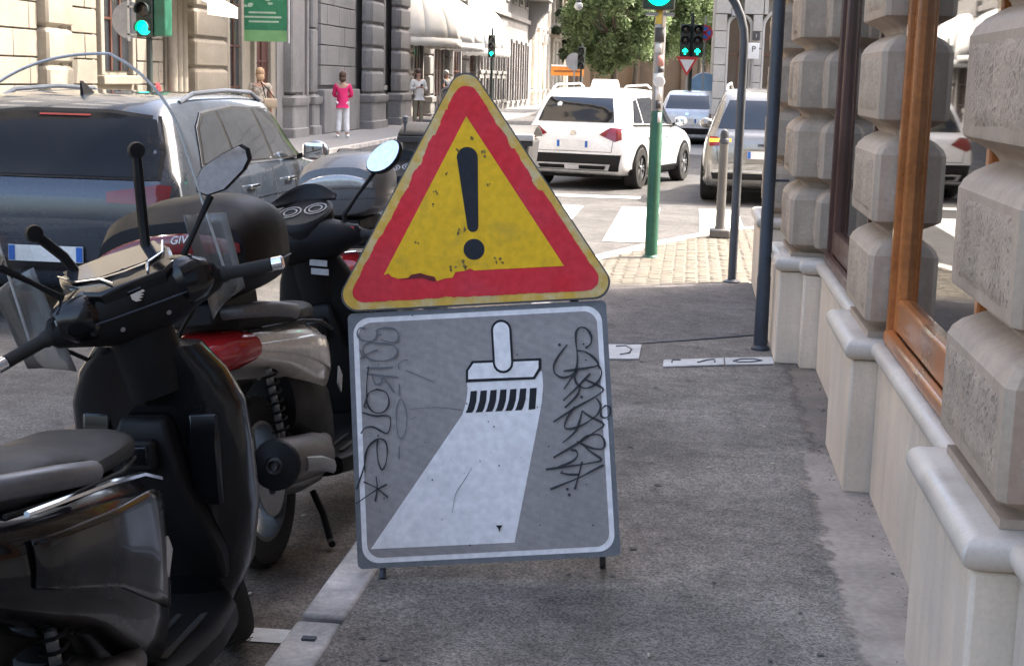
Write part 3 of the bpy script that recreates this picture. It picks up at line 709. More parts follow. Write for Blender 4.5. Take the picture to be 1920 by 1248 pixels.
def tree(label, base, h, rx, rz, cz, lm, n=60, leaf=.16, per=90, seed=1, name='broadleaf_tree', cone=False):
    rnd = random.Random(seed); t = thing(name, label, 'tree', base, group='trees at the street end')
    tr = MB(); tr.tube([(0, 0, 0), (.05, .02, h * .2), (-.04, .05, h * .45), (.05, 0, h * .75)], [.22, .17, .13, .05], 8)
    cl = []
    for i in range(n):
        while True:
            p = Vector((rnd.uniform(-1, 1), rnd.uniform(-1, 1), rnd.uniform(-1, 1)))
            if .15 < p.length < 1: break
        p = p.normalized() * (p.length ** .5)
        k = 1.0 if not cone else max(.15, .9 - .8 * (p.z * .5 + .5))
        cl.append((Vector((p.x * rx * k, p.y * rx * k, cz + p.z * rz)), rnd.uniform(.4, .95) * (rx * .30)))
    for i in range(9):
        c = cl[i * len(cl) // 9][0]; tr.tube([(0, 0, h * .28 + i * .03 * h), c * .5 + Vector((0, 0, h * .18)), c], [.08, .05, .02], 6)
    tr.build('trunk', M_bark, t)
    lv = MB()
    for c, r in cl:
        for _ in range(per):
            d = Vector((rnd.gauss(0, 1), rnd.gauss(0, 1), rnd.gauss(0, .8))).normalized() * r * rnd.uniform(.3, 1.05); q = c + d
            a = Vector((rnd.uniform(-1, 1), rnd.uniform(-1, 1), rnd.uniform(-.7, .7))).normalized(); b = a.orthogonal().normalized(); b = Quaternion(a, rnd.uniform(0, 6)) @ b
            L = leaf * rnd.uniform(.6, 1.3)
            lv.add([q - a * L, q + b * L * .5, q + a * L, q - b * L * .5], [(0, 1, 2, 3)])
    lv.build('crown', lm, t, smooth=0, fix=False); return t
def at(px, s): p = ony(px, 140, s); return (p.x, s, 0)
tree('big bushy green street tree, centre of the view behind the white taxi', at(1150, 76), 9, 2.5, 3.0, 5.2, ML1, 180, .11, 220, 3)
tree('green street tree right of the bushy one, beside the twin traffic lights', at(1235, 82), 10, 3.0, 3.4, 6.4, ML1, 190, .115, 220, 5)
tree('rightmost green street tree next to the arched building', at(1322, 90), 9, 2.6, 3.2, 6.2, ML1, 150, .12, 200, 8)
tree('tall dark narrow evergreen at the left of the street trees', at(1083, 104), 13, 2.0, 6.0, 8.2, ML2, 90, .22, 90, 11, 'evergreen_tree')
tree('broad dark green tree far behind the taxi, filling the street end', at(1190, 112), 14, 6.0, 5.5, 9.5, ML2, 120, .3, 90, 15)
tree('high dark tree behind the twin traffic lights and the arched building corner', at(1310, 112), 15, 5.0, 5.5, 10.5, ML2, 100, .3, 80, 17)
# ------------------------------------------------------------------ street furniture
M_green = mat('green_painted_steel', (.012, .085, .05), .45, var=.25, scale=5, fine=30)
M_sticker = mat('sticker_paper', (.62, .61, .6), .6)
M_house = mat('signal_housing', (.018, .03, .026), .5)
M_lens = mat('lit_green_lens', (.0, .8, .42), .3, emit=2.2)
M_lensoff = mat('dark_lens', (.02, .015, .014), .2)
M_signback = mat('sign_back', (.30, .31, .33), .5, .3)
def signal_head(t, O, w=.28, n=3, lit='disc', ring=False):
    """O = bottom centre of the head, facing -y"""
    O = Vector(O); h = w * 1.02 * n
    b = bpy.data.objects.new('signal_head', None); col.objects.link(b); b.parent = t
    MB().box(O.x - w / 2, O.x + w / 2, O.y, O.y + w * .55, O.z, O.z + h).build('housing', M_house, b, bevel=.02)
    for i in range(n):
        c = O + Vector((0, -.002, w * 1.02 * (i + .5)))
        hood = MB(); hood.sheet(lambda a, q: c + Vector((math.cos(math.pi * (-.15 + 1.3 * a)) * w * .42, -q * w * .55, math.sin(math.pi * (-.15 + 1.3 * a)) * w * .42)), 16, 1)
        hood.build('visor', M_house, b, solid=.006)
        on = i == 0
        if on and lit == 'arrow':
            k = w * .3; MB().lathe([(0, 0), (w * .38, 0)], c + Vector((0, -.004, 0)), (0, -1, 0), 20).build('lens', M_lensoff, b, fix=False)
            MB().prism([(-.25 * k, -k), (.25 * k, -k), (.25 * k, .05 * k), (.85 * k, -.25 * k), (.85 * k, .25 * k), (0, k), (-.85 * k, .25 * k), (-.85 * k, -.25 * k), (-.25 * k, .05 * k)], c + Vector((0, -.012, 0)), (1, 0, 0), (0, 0, 1), .004).build('lit_arrow', M_lens, b)
        else:
            MB().lathe([(w * .39, 0), (w * .36, .015), (w * .2, .03), (.001, .035)], c, (0, -1, 0), 24).build('lens', M_lens if on and lit != 'off' else M_lensoff, b)
    return b
# main green pole with signal at the crossing
p = onz(1220, 483, 0)
t = thing('traffic_light', 'green pole traffic light with peeling stickers standing at the sunlit crossing', 'traffic light', (0, 0, 0), group='traffic lights')
MB().lathe([(.085, 0), (.085, .01), (.06, .03), (.058, 1.25), (.052, 1.27), (.050, 3.3), (.001, 3.32)], p, n=20).build('pole', M_green, t)
MB().lathe([(.0515, 1.36), (.0525, 1.365), (.0525, 2.45), (.0515, 2.455)], p, n=20).build('grey_sleeve', M_steel, t)
def stick(zc, hh, ang, ww, m, name='sticker'):
    s = MB(); s.sheet(lambda a, b: p + Vector((.0545 * math.cos(R(ang + (a - .5) * ww)), .0545 * math.sin(R(ang + (a - .5) * ww)), zc + (b - .5) * hh)), 6, 1); s.build(name, m, t, solid=.0015)
yl = mat('yellow_sticker', (.55, .42, .08), .6); bl_ = mat('dark_sticker', (.05, .05, .055), .6); rd = mat('faded_red_sticker', (.5, .25, .22), .6)
for a in ((1.52, .12, -80, 60, M_sticker), (1.66, .09, -95, 90, M_sticker), (1.74, .05, -60, 60, bl_), (1.82, .1, -70, 70, rd), (1.93, .08, -100, 70, M_sticker), (2.05, .13, -95, 110, bl_), (2.22, .15, -110, 70, yl), (2.27, .3, -50, 40, M_sticker), (2.38, .06, -100, 80, M_sticker), (1.42, .07, -75, 50, bl_), (1.30, .1, -60, 40, M_sticker)):
    stick(*a)
o = MB().lathe([(.055, 0), (.05, .02), (.001, .024)], p + Vector((.01, -.055, 1.63)), (0, -1, 0), 18); o.build('round_sticker', M_sticker, t)
signal_head(t, p + Vector((-.02, -.16, 2.27)), .29, 3)
MB().box(p.x - .13, p.x + .12, p.y - .05, p.y + .05, 2.22, 2.25).build('bracket', M_steel, t)
MB().box(p.x - .3, p.x + .14, p.y - .02, p.y + .02, 3.0, 3.04).build('bracket', M_steel, t)
# pipe-like dark post against the wall
p2 = onz(1425, 655, 0)
t = thing('dark_post', 'tall dark blue-grey metal post against the stone wall on the right', 'post')
MB().lathe([(.058, 0), (.058, .012), (.044, .03), (.042, .45), (.039, .47), (.038, 4.2), (.001, 4.22)], p2, n=18).build('shaft', M_iron, t)
MB().tube([p2 + Vector((0, 0, 1.05)), p2 + Vector((.12, .02, 1.05))], .008, 6).build('wall_tie', M_iron, t)
# arched post
p3 = onz(1372, 530, 0)
t = thing('arched_post', 'grey steel post bending left into an arch at the pavement corner', 'post')
a0 = p3 + Vector((0, 0, 1.95))
pts = [p3, p3 + Vector((0, 0, .9))] + [a0 + Vector((-.62 * (1 - math.cos(a)), 0, .62 * math.sin(a))) for a in [i * math.pi / 2 / 9 for i in range(10)]] + [a0 + Vector((-1.6, 0, .62))]
MB().tube(pts, .036, 14).build('tube', mat('arch_steel', (.085, .09, .10), .45, .4, var=.2), t); MB().lathe([(.07, 0), (.07, .015), (.04, .03)], p3, n=16, cap=True).build('base_collar', M_iron, t)
# bollard
p4 = onz(1349, 446, 0)
M_boll = mat('bollard_steel', (.11, .108, .104), .5, .2, var=.2)
t = thing('bollard', 'slim pale grey bollard with rounded cap beside the zebra crossing', 'bollard', p4)
MB().box(-.11, .11, -.11, .11, 0, .10).build('base', M_boll, t, bevel=.02); MB().lathe([(.06, .1), (.05, .14), (.047, .95), (.047, 1.0)], n=18, cap=True).build('shaft', M_boll, t)
MB().lathe([(.047, 1.0), (.055, 1.01), (.055, 1.04), (.042, 1.06), (.046, 1.10), (.034, 1.14), (.001, 1.16)], n=18).build('cap', M_iron, t)
# waste container behind the sign
t = thing('waste_container', 'dark waste container with light grey lid edge, partly hidden behind the warning sign', 'container', (-2.12, 14.3, ZR))
M_bin = mat('bin_plastic', (.03, .03, .032), .6, var=.3, scale=6)
MB().loft([[(-.52, -.35, .12), (.52, -.35, .12), (.52, .35, .12), (-.52, .35, .12)], [(-.62, -.45, 1.12), (.62, -.45, 1.12), (.62, .45, 1.12), (-.62, .45, 1.12)]]).build('body', M_bin, t, bevel=.03)
MB().box(-.65, .65, -.5, -.44, 1.08, 1.14).build('rim', M_bin, t, bevel=.01)
MB().sheet(lambda a, b: (lerp(-.64, .64, a), lerp(-.49, .47, b), 1.15 + .10 * math.sin(math.pi * b)), 2, 8).build('lid', M_bin, t, solid=.02)
MB().box(.05, .66, -.53, -.47, 1.13, 1.19).build('lid_edge', M_ltgrey, t, bevel=.01)
for x in (-.45, .45):
    for y in (-.3, .3): MB().lathe([(.09, -.025), (.1, -.015), (.1, .015), (.09, .025)], (x, y, .10), (1, 0, 0), 14, True).build('wheel', M_rubber, t)
for x in (-.58,): MB().lathe([(.014, 1.1), (.014, 1.26), (.03, 1.265), (.03, 1.32), (.01, 1.33)], (x, -.45, 0), n=10, cap=True).build('lift_pin', M_iron, t)

# far traffic lights
def pole_light(label, px, pyb, s, lit, w=.28, z0=2.15, heads=((0),), n=3, polec=None, ph=None):
    b = ony(px, 140, s); t = thing('traffic_light', label, 'traffic light', (0, 0, 0), group='traffic lights')
    MB().lathe([(.06, 0), (.055, .05), (.05, ph or z0 + 1.2), (.001, (ph or z0 + 1.2) + .02)], (b.x, s + .12, 0), n=12).build('pole', polec or M_house, t)
    for dx in heads: signal_head(t, (b.x + dx, s - .1, z0), w, n, lit)
    return t, b
t, b = pole_light('green-lit traffic light at far left above the dark blue car', 276, 0, 24.0, 'disc', .29, ony(276, 70, 24).z, (0,))
MB().box(b.x + .16, b.x + .36, 23.9, 24.25, ony(276, 70, 24).z + .02, 3.4).build('side_signal', M_green, t, bevel=.02)
rs = thing('round_sign', 'round traffic sign seen from its grey back, left of the green light', 'sign')
c = ony(243, 38, 23.95); MB().lathe([(.001, -.01), (.30, -.01), (.305, 0), (.30, .01), (.001, .01)], c, (0, 1, 0), 28).build('disc', M_signback, rs)
MB().box(c.x - .02, c.x + .02, c.y - .05, c.y - .012, c.z - .34, c.z + .5).build('mount', M_ltgrey, rs)
for dz in (-.25, .2): MB().box(c.x - .02, c.x + .28, c.y - .05, c.y - .02, c.z + dz, c.z + dz + .03).build('clamp', M_ltgrey, rs)
pole_light('small traffic light with lit green arrow below the last dome awning', 921, 0, 62.0, 'arrow', .30, ony(921, 108, 62).z, (0,))
s2 = 42.0; hw = ony(1294, 85, s2)
t, b = pole_light('twin traffic lights with lit green arrows above the yield sign', 1294, 0, s2, 'arrow', .29, ony(1294, 107, s2).z, (-.17, .17))
# yield sign, tow-away sign
def tri(t, c, side, m, dy, name, flip=-1):
    k = side; r = k * .08; h = k * math.sqrt(3) / 2
    MB().prism([(-k / 2, h / 2 * -flip), (k / 2, h / 2 * -flip), (0, h / 2 * flip)], c + Vector((0, dy, 0)), (1, 0, 0), (0, 0, 1), .006).build(name, m, t, bevel=.002)
M_sred = mat('sign_red', (.5, .03, .03), .5); M_swhite = mat('sign_white', (.74, .74, .72), .5); M_sblue = mat('sign_blue', (.02, .12, .45), .5)
t = thing('yield_sign', 'inverted triangular yield sign with red border below the twin lights', 'sign'); c = ony(1288, 125, s2 - .25)
tri(t, c, .62, M_sred, 0, 'red_plate'); tri(t, c + Vector((0, 0, .015)), .40, M_swhite, -.01, 'white_field'); MB().box(c.x - .02, c.x + .02, c.y + .01, c.y + .04, 0, c.z + .2).build('post', M_steel, t)
t = thing('no_stopping_sign', 'round red and blue no stopping sign right of the twin lights', 'sign'); c = ony(1322, 62, s2 + .8)
MB().lathe([(.001, -.012), (.22, -.012), (.22, 0), (.001, 0)], c, (0, 1, 0), 28).build('red_ring', M_sred, t); MB().lathe([(.001, -.018), (.165, -.018), (.165, -.013)], c, (0, 1, 0), 28).build('blue_disc', M_sblue, t)
for sg in (-1, 1): MB().obox(c + Vector((0, -.021, 0)), Vector((1, 0, sg)).normalized() * .17, (0, .002, 0), Vector((-sg, 0, 1)).normalized() * .025).build('red_bar', M_sred, t)
MB().box(c.x - .025, c.x + .025, c.y + .002, c.y + .05, 0, c.z + .45).build('post', M_steel, t); MB().box(c.x - .16, c.x - .05, c.y - .01, c.y, c.z - .5, c.z - .24).build('plate', M_swhite, t)
# parking meter sign in front of arched building
t = thing('parking_sign', 'narrow white parking sign with black letter on a thin post by the arched windows', 'sign'); c = ony(1413, 96, 36.5)
MB().box(c.x - .13, c.x + .13, c.y, c.y + .05, c.z - .19, c.z + .19).build('plate', M_swhite, t, bevel=.01); MB().box(c.x - .025, c.x + .025, c.y + .051, c.y + .09, 0, c.z + .15).build('post', M_steel, t)
text_mesh('P', .2, 'letter', M_black, t, Matrix.Translation(c + Vector((0, -.004, .04))) @ Matrix.Rotation(R(90), 4, 'X'))
MB().box(c.x - .09, c.x + .09, c.y - .01, c.y - .002, c.z + .02 - .09 + .0, c.z - .055).build('letter_rule', M_black, t) if False else None
o = MB().box(ony(1418, 68, 38).x - .09, ony(1418, 68, 38).x + .09, 37.93, 37.98, ony(1418, 68, 38).z - .1, ony(1418, 68, 38).z + .1).build('number_plate', mat('slate', (.06, .06, .065), .5))
tag(o, 'small dark square plaque on the pier between the arched windows', 'plaque')
o = text_mesh('1', .12, 'house_number', M_swhite, None, Matrix.Translation(Vector((ony(1418, 68, 38).x, 37.925, ony(1418, 68, 38).z))) @ Matrix.Rotation(R(90), 4, 'X')); o.parent = bpy.data.objects['number_plate']
o = MB().box(ony(1379, 27, 37.7).x - .1, ony(1379, 27, 37.7).x + .1, 37.5, 37.9, ony(1379, 27, 37.7).z - .06, ony(1379, 27, 37.7).z + .06).build('wall_lamp', M_signback, bevel=.02); tag(o, 'small grey box lamp above the left arched window', 'lamp')
# far left of the crossing
t = thing('round_sign', 'grey back of a round sign beside the dark evergreen, street end', 'sign'); c = ony(1077, 116, 72)
MB().lathe([(.001, -.01), (.42, -.01), (.42, .01), (.001, .01)], c, (0, 1, 0), 24).build('disc', M_signback, t); MB().box(c.x - .04, c.x + .04, c.y + .02, c.y + .08, 0, c.z + .4).build('post', M_steel, t)
pole_light('dark unlit-looking traffic light behind the white taxi, street end', 1089, 0, 71, 'off', .34, ony(1089, 130, 71).z, (0,))
t = thing('orange_sign', 'orange shop sign panel at the far end of the left facade', 'sign'); c = ony(1064, 134, 100)
mo = mat('orange_panel', (.62, .22, .03), .5); MB().box(c.x - 1.1, c.x + 1.1, 100, 100.1, c.z - .3, c.z + .3).build('panel', mo, t); MB().box(c.x - 1.1, c.x + 1.1, 99.96, 99.99, c.z + .32, c.z + .42).build('top_trim', M_white, t); MB().box(c.x - .9, c.x + .9, 99.96, 99.99, c.z - .06, c.z + .06).build('lettering_band', mat('brown_band', (.2, .07, .02), .5), t)
for q in (-1, 1): MB().box(c.x + q - .05, c.x + q + .05, 100.02, 100.08, 0, c.z - .3).build('post', M_steel, t)
t = thing('street_lamp', 'white globe street lamp hanging in front of the dark evergreen', 'lamp'); c = ony(1085, 12, 60)
MB().ball(c, .17).build('globe', M_swhite, t); MB().tube([c + Vector((0, 0, .15)), c + Vector((0, 0, 4))], .03, 8).build('hanger', M_iron, t); MB().lathe([(.09, .15), (.1, .22), (.03, .3)], c, n=12, cap=True).build('cap', M_iron, t); MB().tube([c + Vector((-14 + 0, 0, 4.3)), c + Vector((0, 0, 4)), c + Vector((9, 0, 4.3))], .012, 5).build('span_wire', M_iron, t)
# green hanging banner (lettering too blurred to read: pale blotches)
t = thing('green_banner', 'green hanging banner with pale worn print and light green bottom band', 'banner')
a, b = ony(436, 40, 33), ony(538, 40, 33); zb = ony(490, 78, 33).z
mg1, mg2, mp = mat('banner_green', (.035, .21, .10), .6, var=.2, scale=4), mat('banner_pale_green', (.19, .40, .16), .6), mat('banner_print', (.42, .55, .40), .6)
MB().box(a.x, b.x, 33, 33.012, zb + .25, zb + 1.9).build('field', mg1, t); MB().box(a.x, b.x, 33, 33.012, zb, zb + .248).build('band', mg2, t)
rn = random.Random(4)
def blot(x0, x1, z0, z1, n):
    for _ in range(n):
        cx, cz = rn.uniform(x0, x1), rn.uniform(z0, z1); rr = rn.uniform(.03, .1)
        MB().prism([(cx + rr * rn.uniform(.6, 1.4) * 1.5 * math.cos(k), cz + rr * rn.uniform(.4, 1) * math.sin(k)) for k in [i * .7 for i in range(9)]], (0, 32.994, 0), (1, 0, 0), (0, 0, 1), .003).build('print_patch', mp, t)
wx = b.x - a.x
blot(a.x + .25, b.x - .3, zb + .75, zb + 1.3, 14)
for q, (u0, u1) in enumerate(((.3, .85), (.2, .9), (.3, .8))): MB().box(a.x + wx * u0, a.x + wx * u1, 32.994, 32.998, zb + .42 + q * .1, zb + .45 + q * .1 + .01).build('print_line', mp, t)
MB().tube([(b.x + .04, 33, zb - .03), (b.x + .04, 33, zb + 2.0)], .025, 8).build('side_rod', M_ltgrey, t); MB().tube([(a.x, 33, zb + 1.92), (UL, 33, zb + 1.92)], .02, 8).build('bracket', M_iron, t)
# handrail by the door
t = thing('handrail', 'curved pale metal handrail beside the people under the awnings', 'handrail'); c = ony(815, 205, 54)
for q in (0, .35): MB().tube([(c.x + q + .45 * (1 - math.cos(k)) - 0, 54 + q * .6, .0 + 1.25 * math.sin(k)) for k in [i * math.pi / 2 / 8 for i in range(9)]] + [(c.x + q + .9, 54 + q * .6, 1.3)], .03, 8).build('rail', M_ltgrey, t)
for q in range(4): MB().tube([(c.x + .2 + q * .18, 54.1, 0), (c.x + .2 + q * .18, 54.1, 1.05 + q * .05)], .018, 6).build('upright', M_ltgrey, t)
# step under the door where the two people stand
MB().box(UL, UL + 1.2, 52.0, 57.5, 0, .12).build('doorstep', M_gstone, bC, bevel=.02)
# ------------------------------------------------------------------ cars: lofted shells; panes, lamps and trim are laid on the shell
def crom(ps, t):
    n = len(ps) - 1; i = min(int(t * n), n - 1); f = t * n - i
    p = [ps[max(0, min(n, i + k))] for k in (-1, 0, 1, 2)]
    return tuple(.5 * (2 * b + (-a + c) * f + (2 * a - 5 * b + 4 * c - d) * f * f + (-a + 3 * b - 3 * c + d) * f ** 3) for a, b, c, d in zip(*p))
def car_shell(st, sub=6):
    """st rows: y, zb, hw, zbelt, hwb, zroof, hwr"""
    rows = [crom(st, i / ((len(st) - 1) * sub)) for i in range((len(st) - 1) * sub + 1)]
    rings = []
    for y, zb, hw, zk, hk, zr, hr in rows:
        zr = max(zr, zk + .01)
        half = [(hw * .80, zb), (hw * .93, zb + .02), (hw * .985, zb + .10), (hw * .985, zb + .22), (hw, lerp(zb, zk, .45)), (hw * .998, lerp(zb, zk, .62)), (hw * .985, lerp(zb, zk, .78)), (lerp(hk, hw, .35), lerp(zb, zk, .93)), (hk, zk),
                (lerp(hk, hr, .33), lerp(zk, zr, .34)), (lerp(hk, hr, .66), lerp(zk, zr, .66)), (hr, lerp(zk, zr, .9)), (hr * .93, lerp(zk, zr, .965)), (hr * .75, lerp(zk, zr, .99)), (hr * .4, zr)]
        rings.append([(x, y, z) for x, z in half] + [(-x, y, z) for x, z in half[::-1]])
    m = MB(); m.loft(rings); return m
def tri_patch(poly, cuts=5):
    bm = bmesh.new(); vs = [bm.verts.new((p[0], p[1], 0)) for p in poly]; f = bm.faces.new(vs)
    bmesh.ops.triangulate(bm, faces=[f]); 
    for _ in range(cuts):
        L = [e for e in bm.edges if e.calc_length() > .11]
        if not L: break
        bmesh.ops.subdivide_edges(bm, edges=L, cuts=1); bmesh.ops.triangulate(bm, faces=bm.faces[:])
    bm.verts.index_update(); v = [(a.co.x, a.co.y) for a in bm.verts]; fs = [[a.index for a in f.verts] for f in bm.faces]; bm.free(); return v, fs
def lay(bvh, poly, view, name, m, parent, off=.004, th=.006):
    """poly in (x,z) for 'rear'/'front', (y,z) for 'right'/'left'"""
    v, fs = tri_patch(poly); out = []
    for a, b in v:
        if view == 'rear': o, d = Vector((a, -3, b)), Vector((0, 1, 0))
        elif view == 'front': o, d = Vector((a, 9, b)), Vector((0, -1, 0))
        elif view == 'right': o, d = Vector((3, a, b)), Vector((-1, 0, 0))
        elif view == 'top': o, d = Vector((a, b, 5)), Vector((0, 0, -1))
        else: o, d = Vector((-3, a, b)), Vector((1, 0, 0))
        h, nn, i, ds = bvh.ray_cast(o, d)
        if h is None:
            h, nn, i, ds = bvh.find_nearest(o + d * 2.2)
        out.append(h - d * off)
    mb = MB().add(out, fs); mb.add([p - d * th for p in out], fs)
    return mb.build(name, m, parent, smooth=60)
def mirror_x(p): return [(-x, z) for x, z in p][::-1]
def wheel(par, c, r, wd, rimm, side, name='wheel', spokes=5):
    w = bpy.data.objects.new(name, None); col.objects.link(w); w.parent = par; w.location = c
    MB().lathe([(r * .62, -wd / 2), (r * .93, -wd / 2), (r * .985, -wd * .42), (r, -wd * .25), (r, wd * .25), (r * .985, wd * .42), (r * .93, wd / 2), (r * .62, wd / 2)], (0, 0, 0), (1, 0, 0), 32).build('tyre', M_rubber, w)
    k = side * wd * .40
    MB().lathe([(r * .64, k), (r * .6, k), (r * .58, k - side * .03), (r * .2, k - side * .05), (.001, k - side * .05)], (0, 0, 0), (1, 0, 0), 32).build('rim', rimm, w)
    s = MB()
    for i in range(spokes * 2):
        a = 2 * math.pi * (i // 2) / spokes + (.16 if i % 2 else -.16)
        d = Vector((0, math.cos(a), math.sin(a))); e = Vector((0, -d.z, d.y)); s.obox(Vector((k - side * .012, 0, 0)) + d * r * .33, d * r * .28, e * r * .045, (.015, 0, 0))
    s.lathe([(r * .12, k + side * .005), (r * .10, k + side * .012), (.001, k + side * .013)], (0, 0, 0), (1, 0, 0), 16); s.build('spokes', M_steel, w)
    return w
def car(label, name, loc, rz, st, paint, wins, lamps, L, hw, wr, wy, cat='car', group='cars in the street', rimm=None, rails=None, clad=None, plate=.66):
    t = thing(name, label, cat, loc, (0, 0, rz), group)
    m = car_shell(st); me_v = [tuple(p) for p in m.v]; bvh = BVHTree.FromPolygons(me_v, m.f)
    m.build('body', paint, t, smooth=50)
    for k, (nm, view, poly, mm, off) in enumerate(lamps + wins):
        lay(bvh, poly, view, nm, mm, t, off)
        if view == 'right': lay(bvh, poly, 'left', nm, mm, t, off)
        elif view == 'rear' and nm.endswith('_'): pass
        elif view == 'rear' and min(p[0] for p in poly) > .02: lay(bvh, mirror_x(poly), view, nm, mm, t, off)
    for y in wy:
        for sd in (1, -1):
            o = lay(bvh, [(y + (wr * 1.17) * math.cos(a), wr * .98 + wr * 1.17 * math.sin(a)) for a in [i * 2 * math.pi / 28 for i in range(28)] if wr * .98 + wr * 1.17 * math.sin(a) > .16], 'right' if sd > 0 else 'left', 'wheel_arch', clad or M_black, t, .008)
            wheel(t, (sd * (hw - .085), y, wr), wr, .225, rimm or M_steel, sd)
    MB().box(-hw * .8, hw * .8, .35, L - .35, .17, .30).build('underbody', M_black, t)
    # shut lines: thin dark grooves laid on the shell
    zb_ = st[4][3]; k = .0045
    for x in (.66 * hw / .9, -.66 * hw / .9): lay(bvh, [(x - k, .60), (x + k, .60), (x * 1.06 + k, zb_ - .05), (x * 1.06 - k, zb_ - .05)], 'rear', 'tailgate_seam', M_iron, t, .003, .001)
    lay(bvh, [(-.66 * hw / .9, .596), (.66 * hw / .9, .596), (.66 * hw / .9, .604), (-.66 * hw / .9, .604)], 'rear', 'tailgate_seam', M_iron, t, .003, .001)
    for y in (L * .255, L * .468, L * .685):
        for sd in ('right', 'left'): lay(bvh, [(y - k, .36), (y + k, .36), (y + k, zb_ - .03), (y - k, zb_ - .03)], sd, 'door_seam', M_iron, t, .003, .001)
    pz = plate
    if plate:
        pl_ = lay(bvh, [(-.26, pz), (.26, pz), (.26, pz + .11), (-.26, pz + .11)], 'rear', 'number_plate', M_swhite, t, .016)
        for s_ in (-1, 1): lay(bvh, [(s_ * .235 - .022, pz + .004), (s_ * .235 + .022, pz + .004), (s_ * .235 + .022, pz + .106), (s_ * .235 - .022, pz + .106)], 'rear', 'plate_band', M_sblue, t, .024, .001)
    return t, bvh
M_cblue = mat('slate_blue_paint', (.030, .040, .058), .25, .25, coat=1, var=.04)
M_csilver = mat('silver_paint', (.27, .262, .245), .22, .55, coat=1, var=.04)
M_cpale = mat('shade_tinted_white', (.66, .70, .75), .25, .2, coat=1, var=.04)  # white car body; the blue cast of shade is put into its colour
M_cwhite = mat('taxi_white', (.80, .80, .79), .25, coat=1, var=.03)
M_lamp = mat('clear_lamp', (.7, .7, .7), .1, .2, coat=.8)
def suv_st(L, hw, h, belt):
    #       y      zb    hw        zbelt        hwb       zroof       hwr
    return [(0.0, .40, hw * .80, belt - .22, hw * .74, belt - .14, hw * .60),
            (.035, .30, hw * .90, belt - .12, hw * .84, belt - .03, hw * .70),
            (.12, .25, hw * .96, belt - .03, hw * .90, belt + .08, hw * .74),
            (.30, .22, hw * .99, belt, hw * .93, h - .22, hw * .72),
            (.52, .21, hw, belt, hw * .94, h - .045, hw * .71),
            (.95, .20, hw, belt - .005, hw * .95, h - .005, hw * .72),
            (L * .40, .20, hw, belt - .02, hw * .95, h, hw * .73),
            (L * .55, .20, hw, belt - .03, hw * .95, h - .03, hw * .72),
            (L * .62, .20, hw, belt - .04, hw * .95, h - .12, hw * .70),
            (L * .72, .20, hw, belt - .05, hw * .94, belt + .07, hw * .72),
            (L * .80, .20, hw, belt - .08, hw * .92, belt + .02, hw * .66),
            (L * .92, .22, hw * .96, belt - .15, hw * .84, belt - .06, hw * .58),
            (L * .985, .26, hw * .82, belt - .32, hw * .66, belt - .24, hw * .45),
            (L, .34, hw * .70, belt - .40, hw * .56, belt - .36, hw * .4)]
# --- dark blue car in front of the scooters, left lane
L, hw, h, belt = 4.66, .94, 1.585, 1.02
P = onz(345, 340, .9 - .0)
wins = [('rear_window', 'rear', [(-.74, 1.03), (.74, 1.03), (.72, 1.2), (.64, 1.41), (.30, 1.45), (-.30, 1.45), (-.64, 1.41), (-.72, 1.2)], mat('tinted_rear_glass', (.010, .011, .013), .06, spec=.18, var=.1), .006),
        ('side_window', 'right', [(.64, 1.10), (1.28, 1.085), (1.24, 1.45), (.98, 1.432), (.80, 1.34)], M_cglass, .008),
        ('side_window', 'right', [(1.34, 1.083), (2.20, 1.065), (2.10, 1.470), (1.30, 1.458)], M_cglass, .008),
        ('side_window', 'right', [(2.27, 1.063), (3.16, 1.04), (2.72, 1.39), (2.58, 1.442), (2.17, 1.468)], M_cglass, .008)]
lamps = [('tail_lamp', 'rear', [(.42, .86), (.83, .845), (.835, .975), (.76, .985), (.42, .93)], M_red, .006),
         ('boot_strip', 'rear', [(-.80, .90), (-.42, .915), (-.42, .93), (-.80, .92)], M_ltgrey, .008),
         ('bumper_trim', 'rear', [(-.74, .38), (.74, .38), (.76, .45), (-.76, .45)], M_black, .008),
         ('glass_surround', 'rear', [(-.765, 1.012), (.765, 1.012), (.745, 1.2), (.66, 1.432), (.30, 1.472), (-.30, 1.472), (-.66, 1.432), (-.745, 1.2)], M_black, .003),
         ('brake_light', 'rear', [(-.18, 1.425), (.18, 1.425), (.18, 1.437), (-.18, 1.437)], M_red, .016),
         ('window_trim', 'right', [(.585, 1.075), (3.27, 1.012), (2.76, 1.415), (2.60, 1.468), (1.7, 1.498), (.97, 1.458), (.765, 1.36)], M_chrome, .002),
         ('window_seal', 'right', [(.61, 1.089), (3.215, 1.028), (2.745, 1.404), (2.59, 1.455), (1.7, 1.485), (.975, 1.445), (.78, 1.348)], M_black, .004),
         ('side_crease', 'right', [(.2, .80), (4.2, .76), (4.2, .772), (.2, .812)], M_cblue, .006)]
cx = -3.27 - hw
t, bv = car('dark slate blue estate car with roof rails behind the parked scooters', 'estate_car', (cx, 9.25, ZR), R(-.5), suv_st(L, hw, h, belt), M_cblue, wins, lamps, L, hw, .35, (.88, 3.72), plate=.44)
t.scale.z = .97
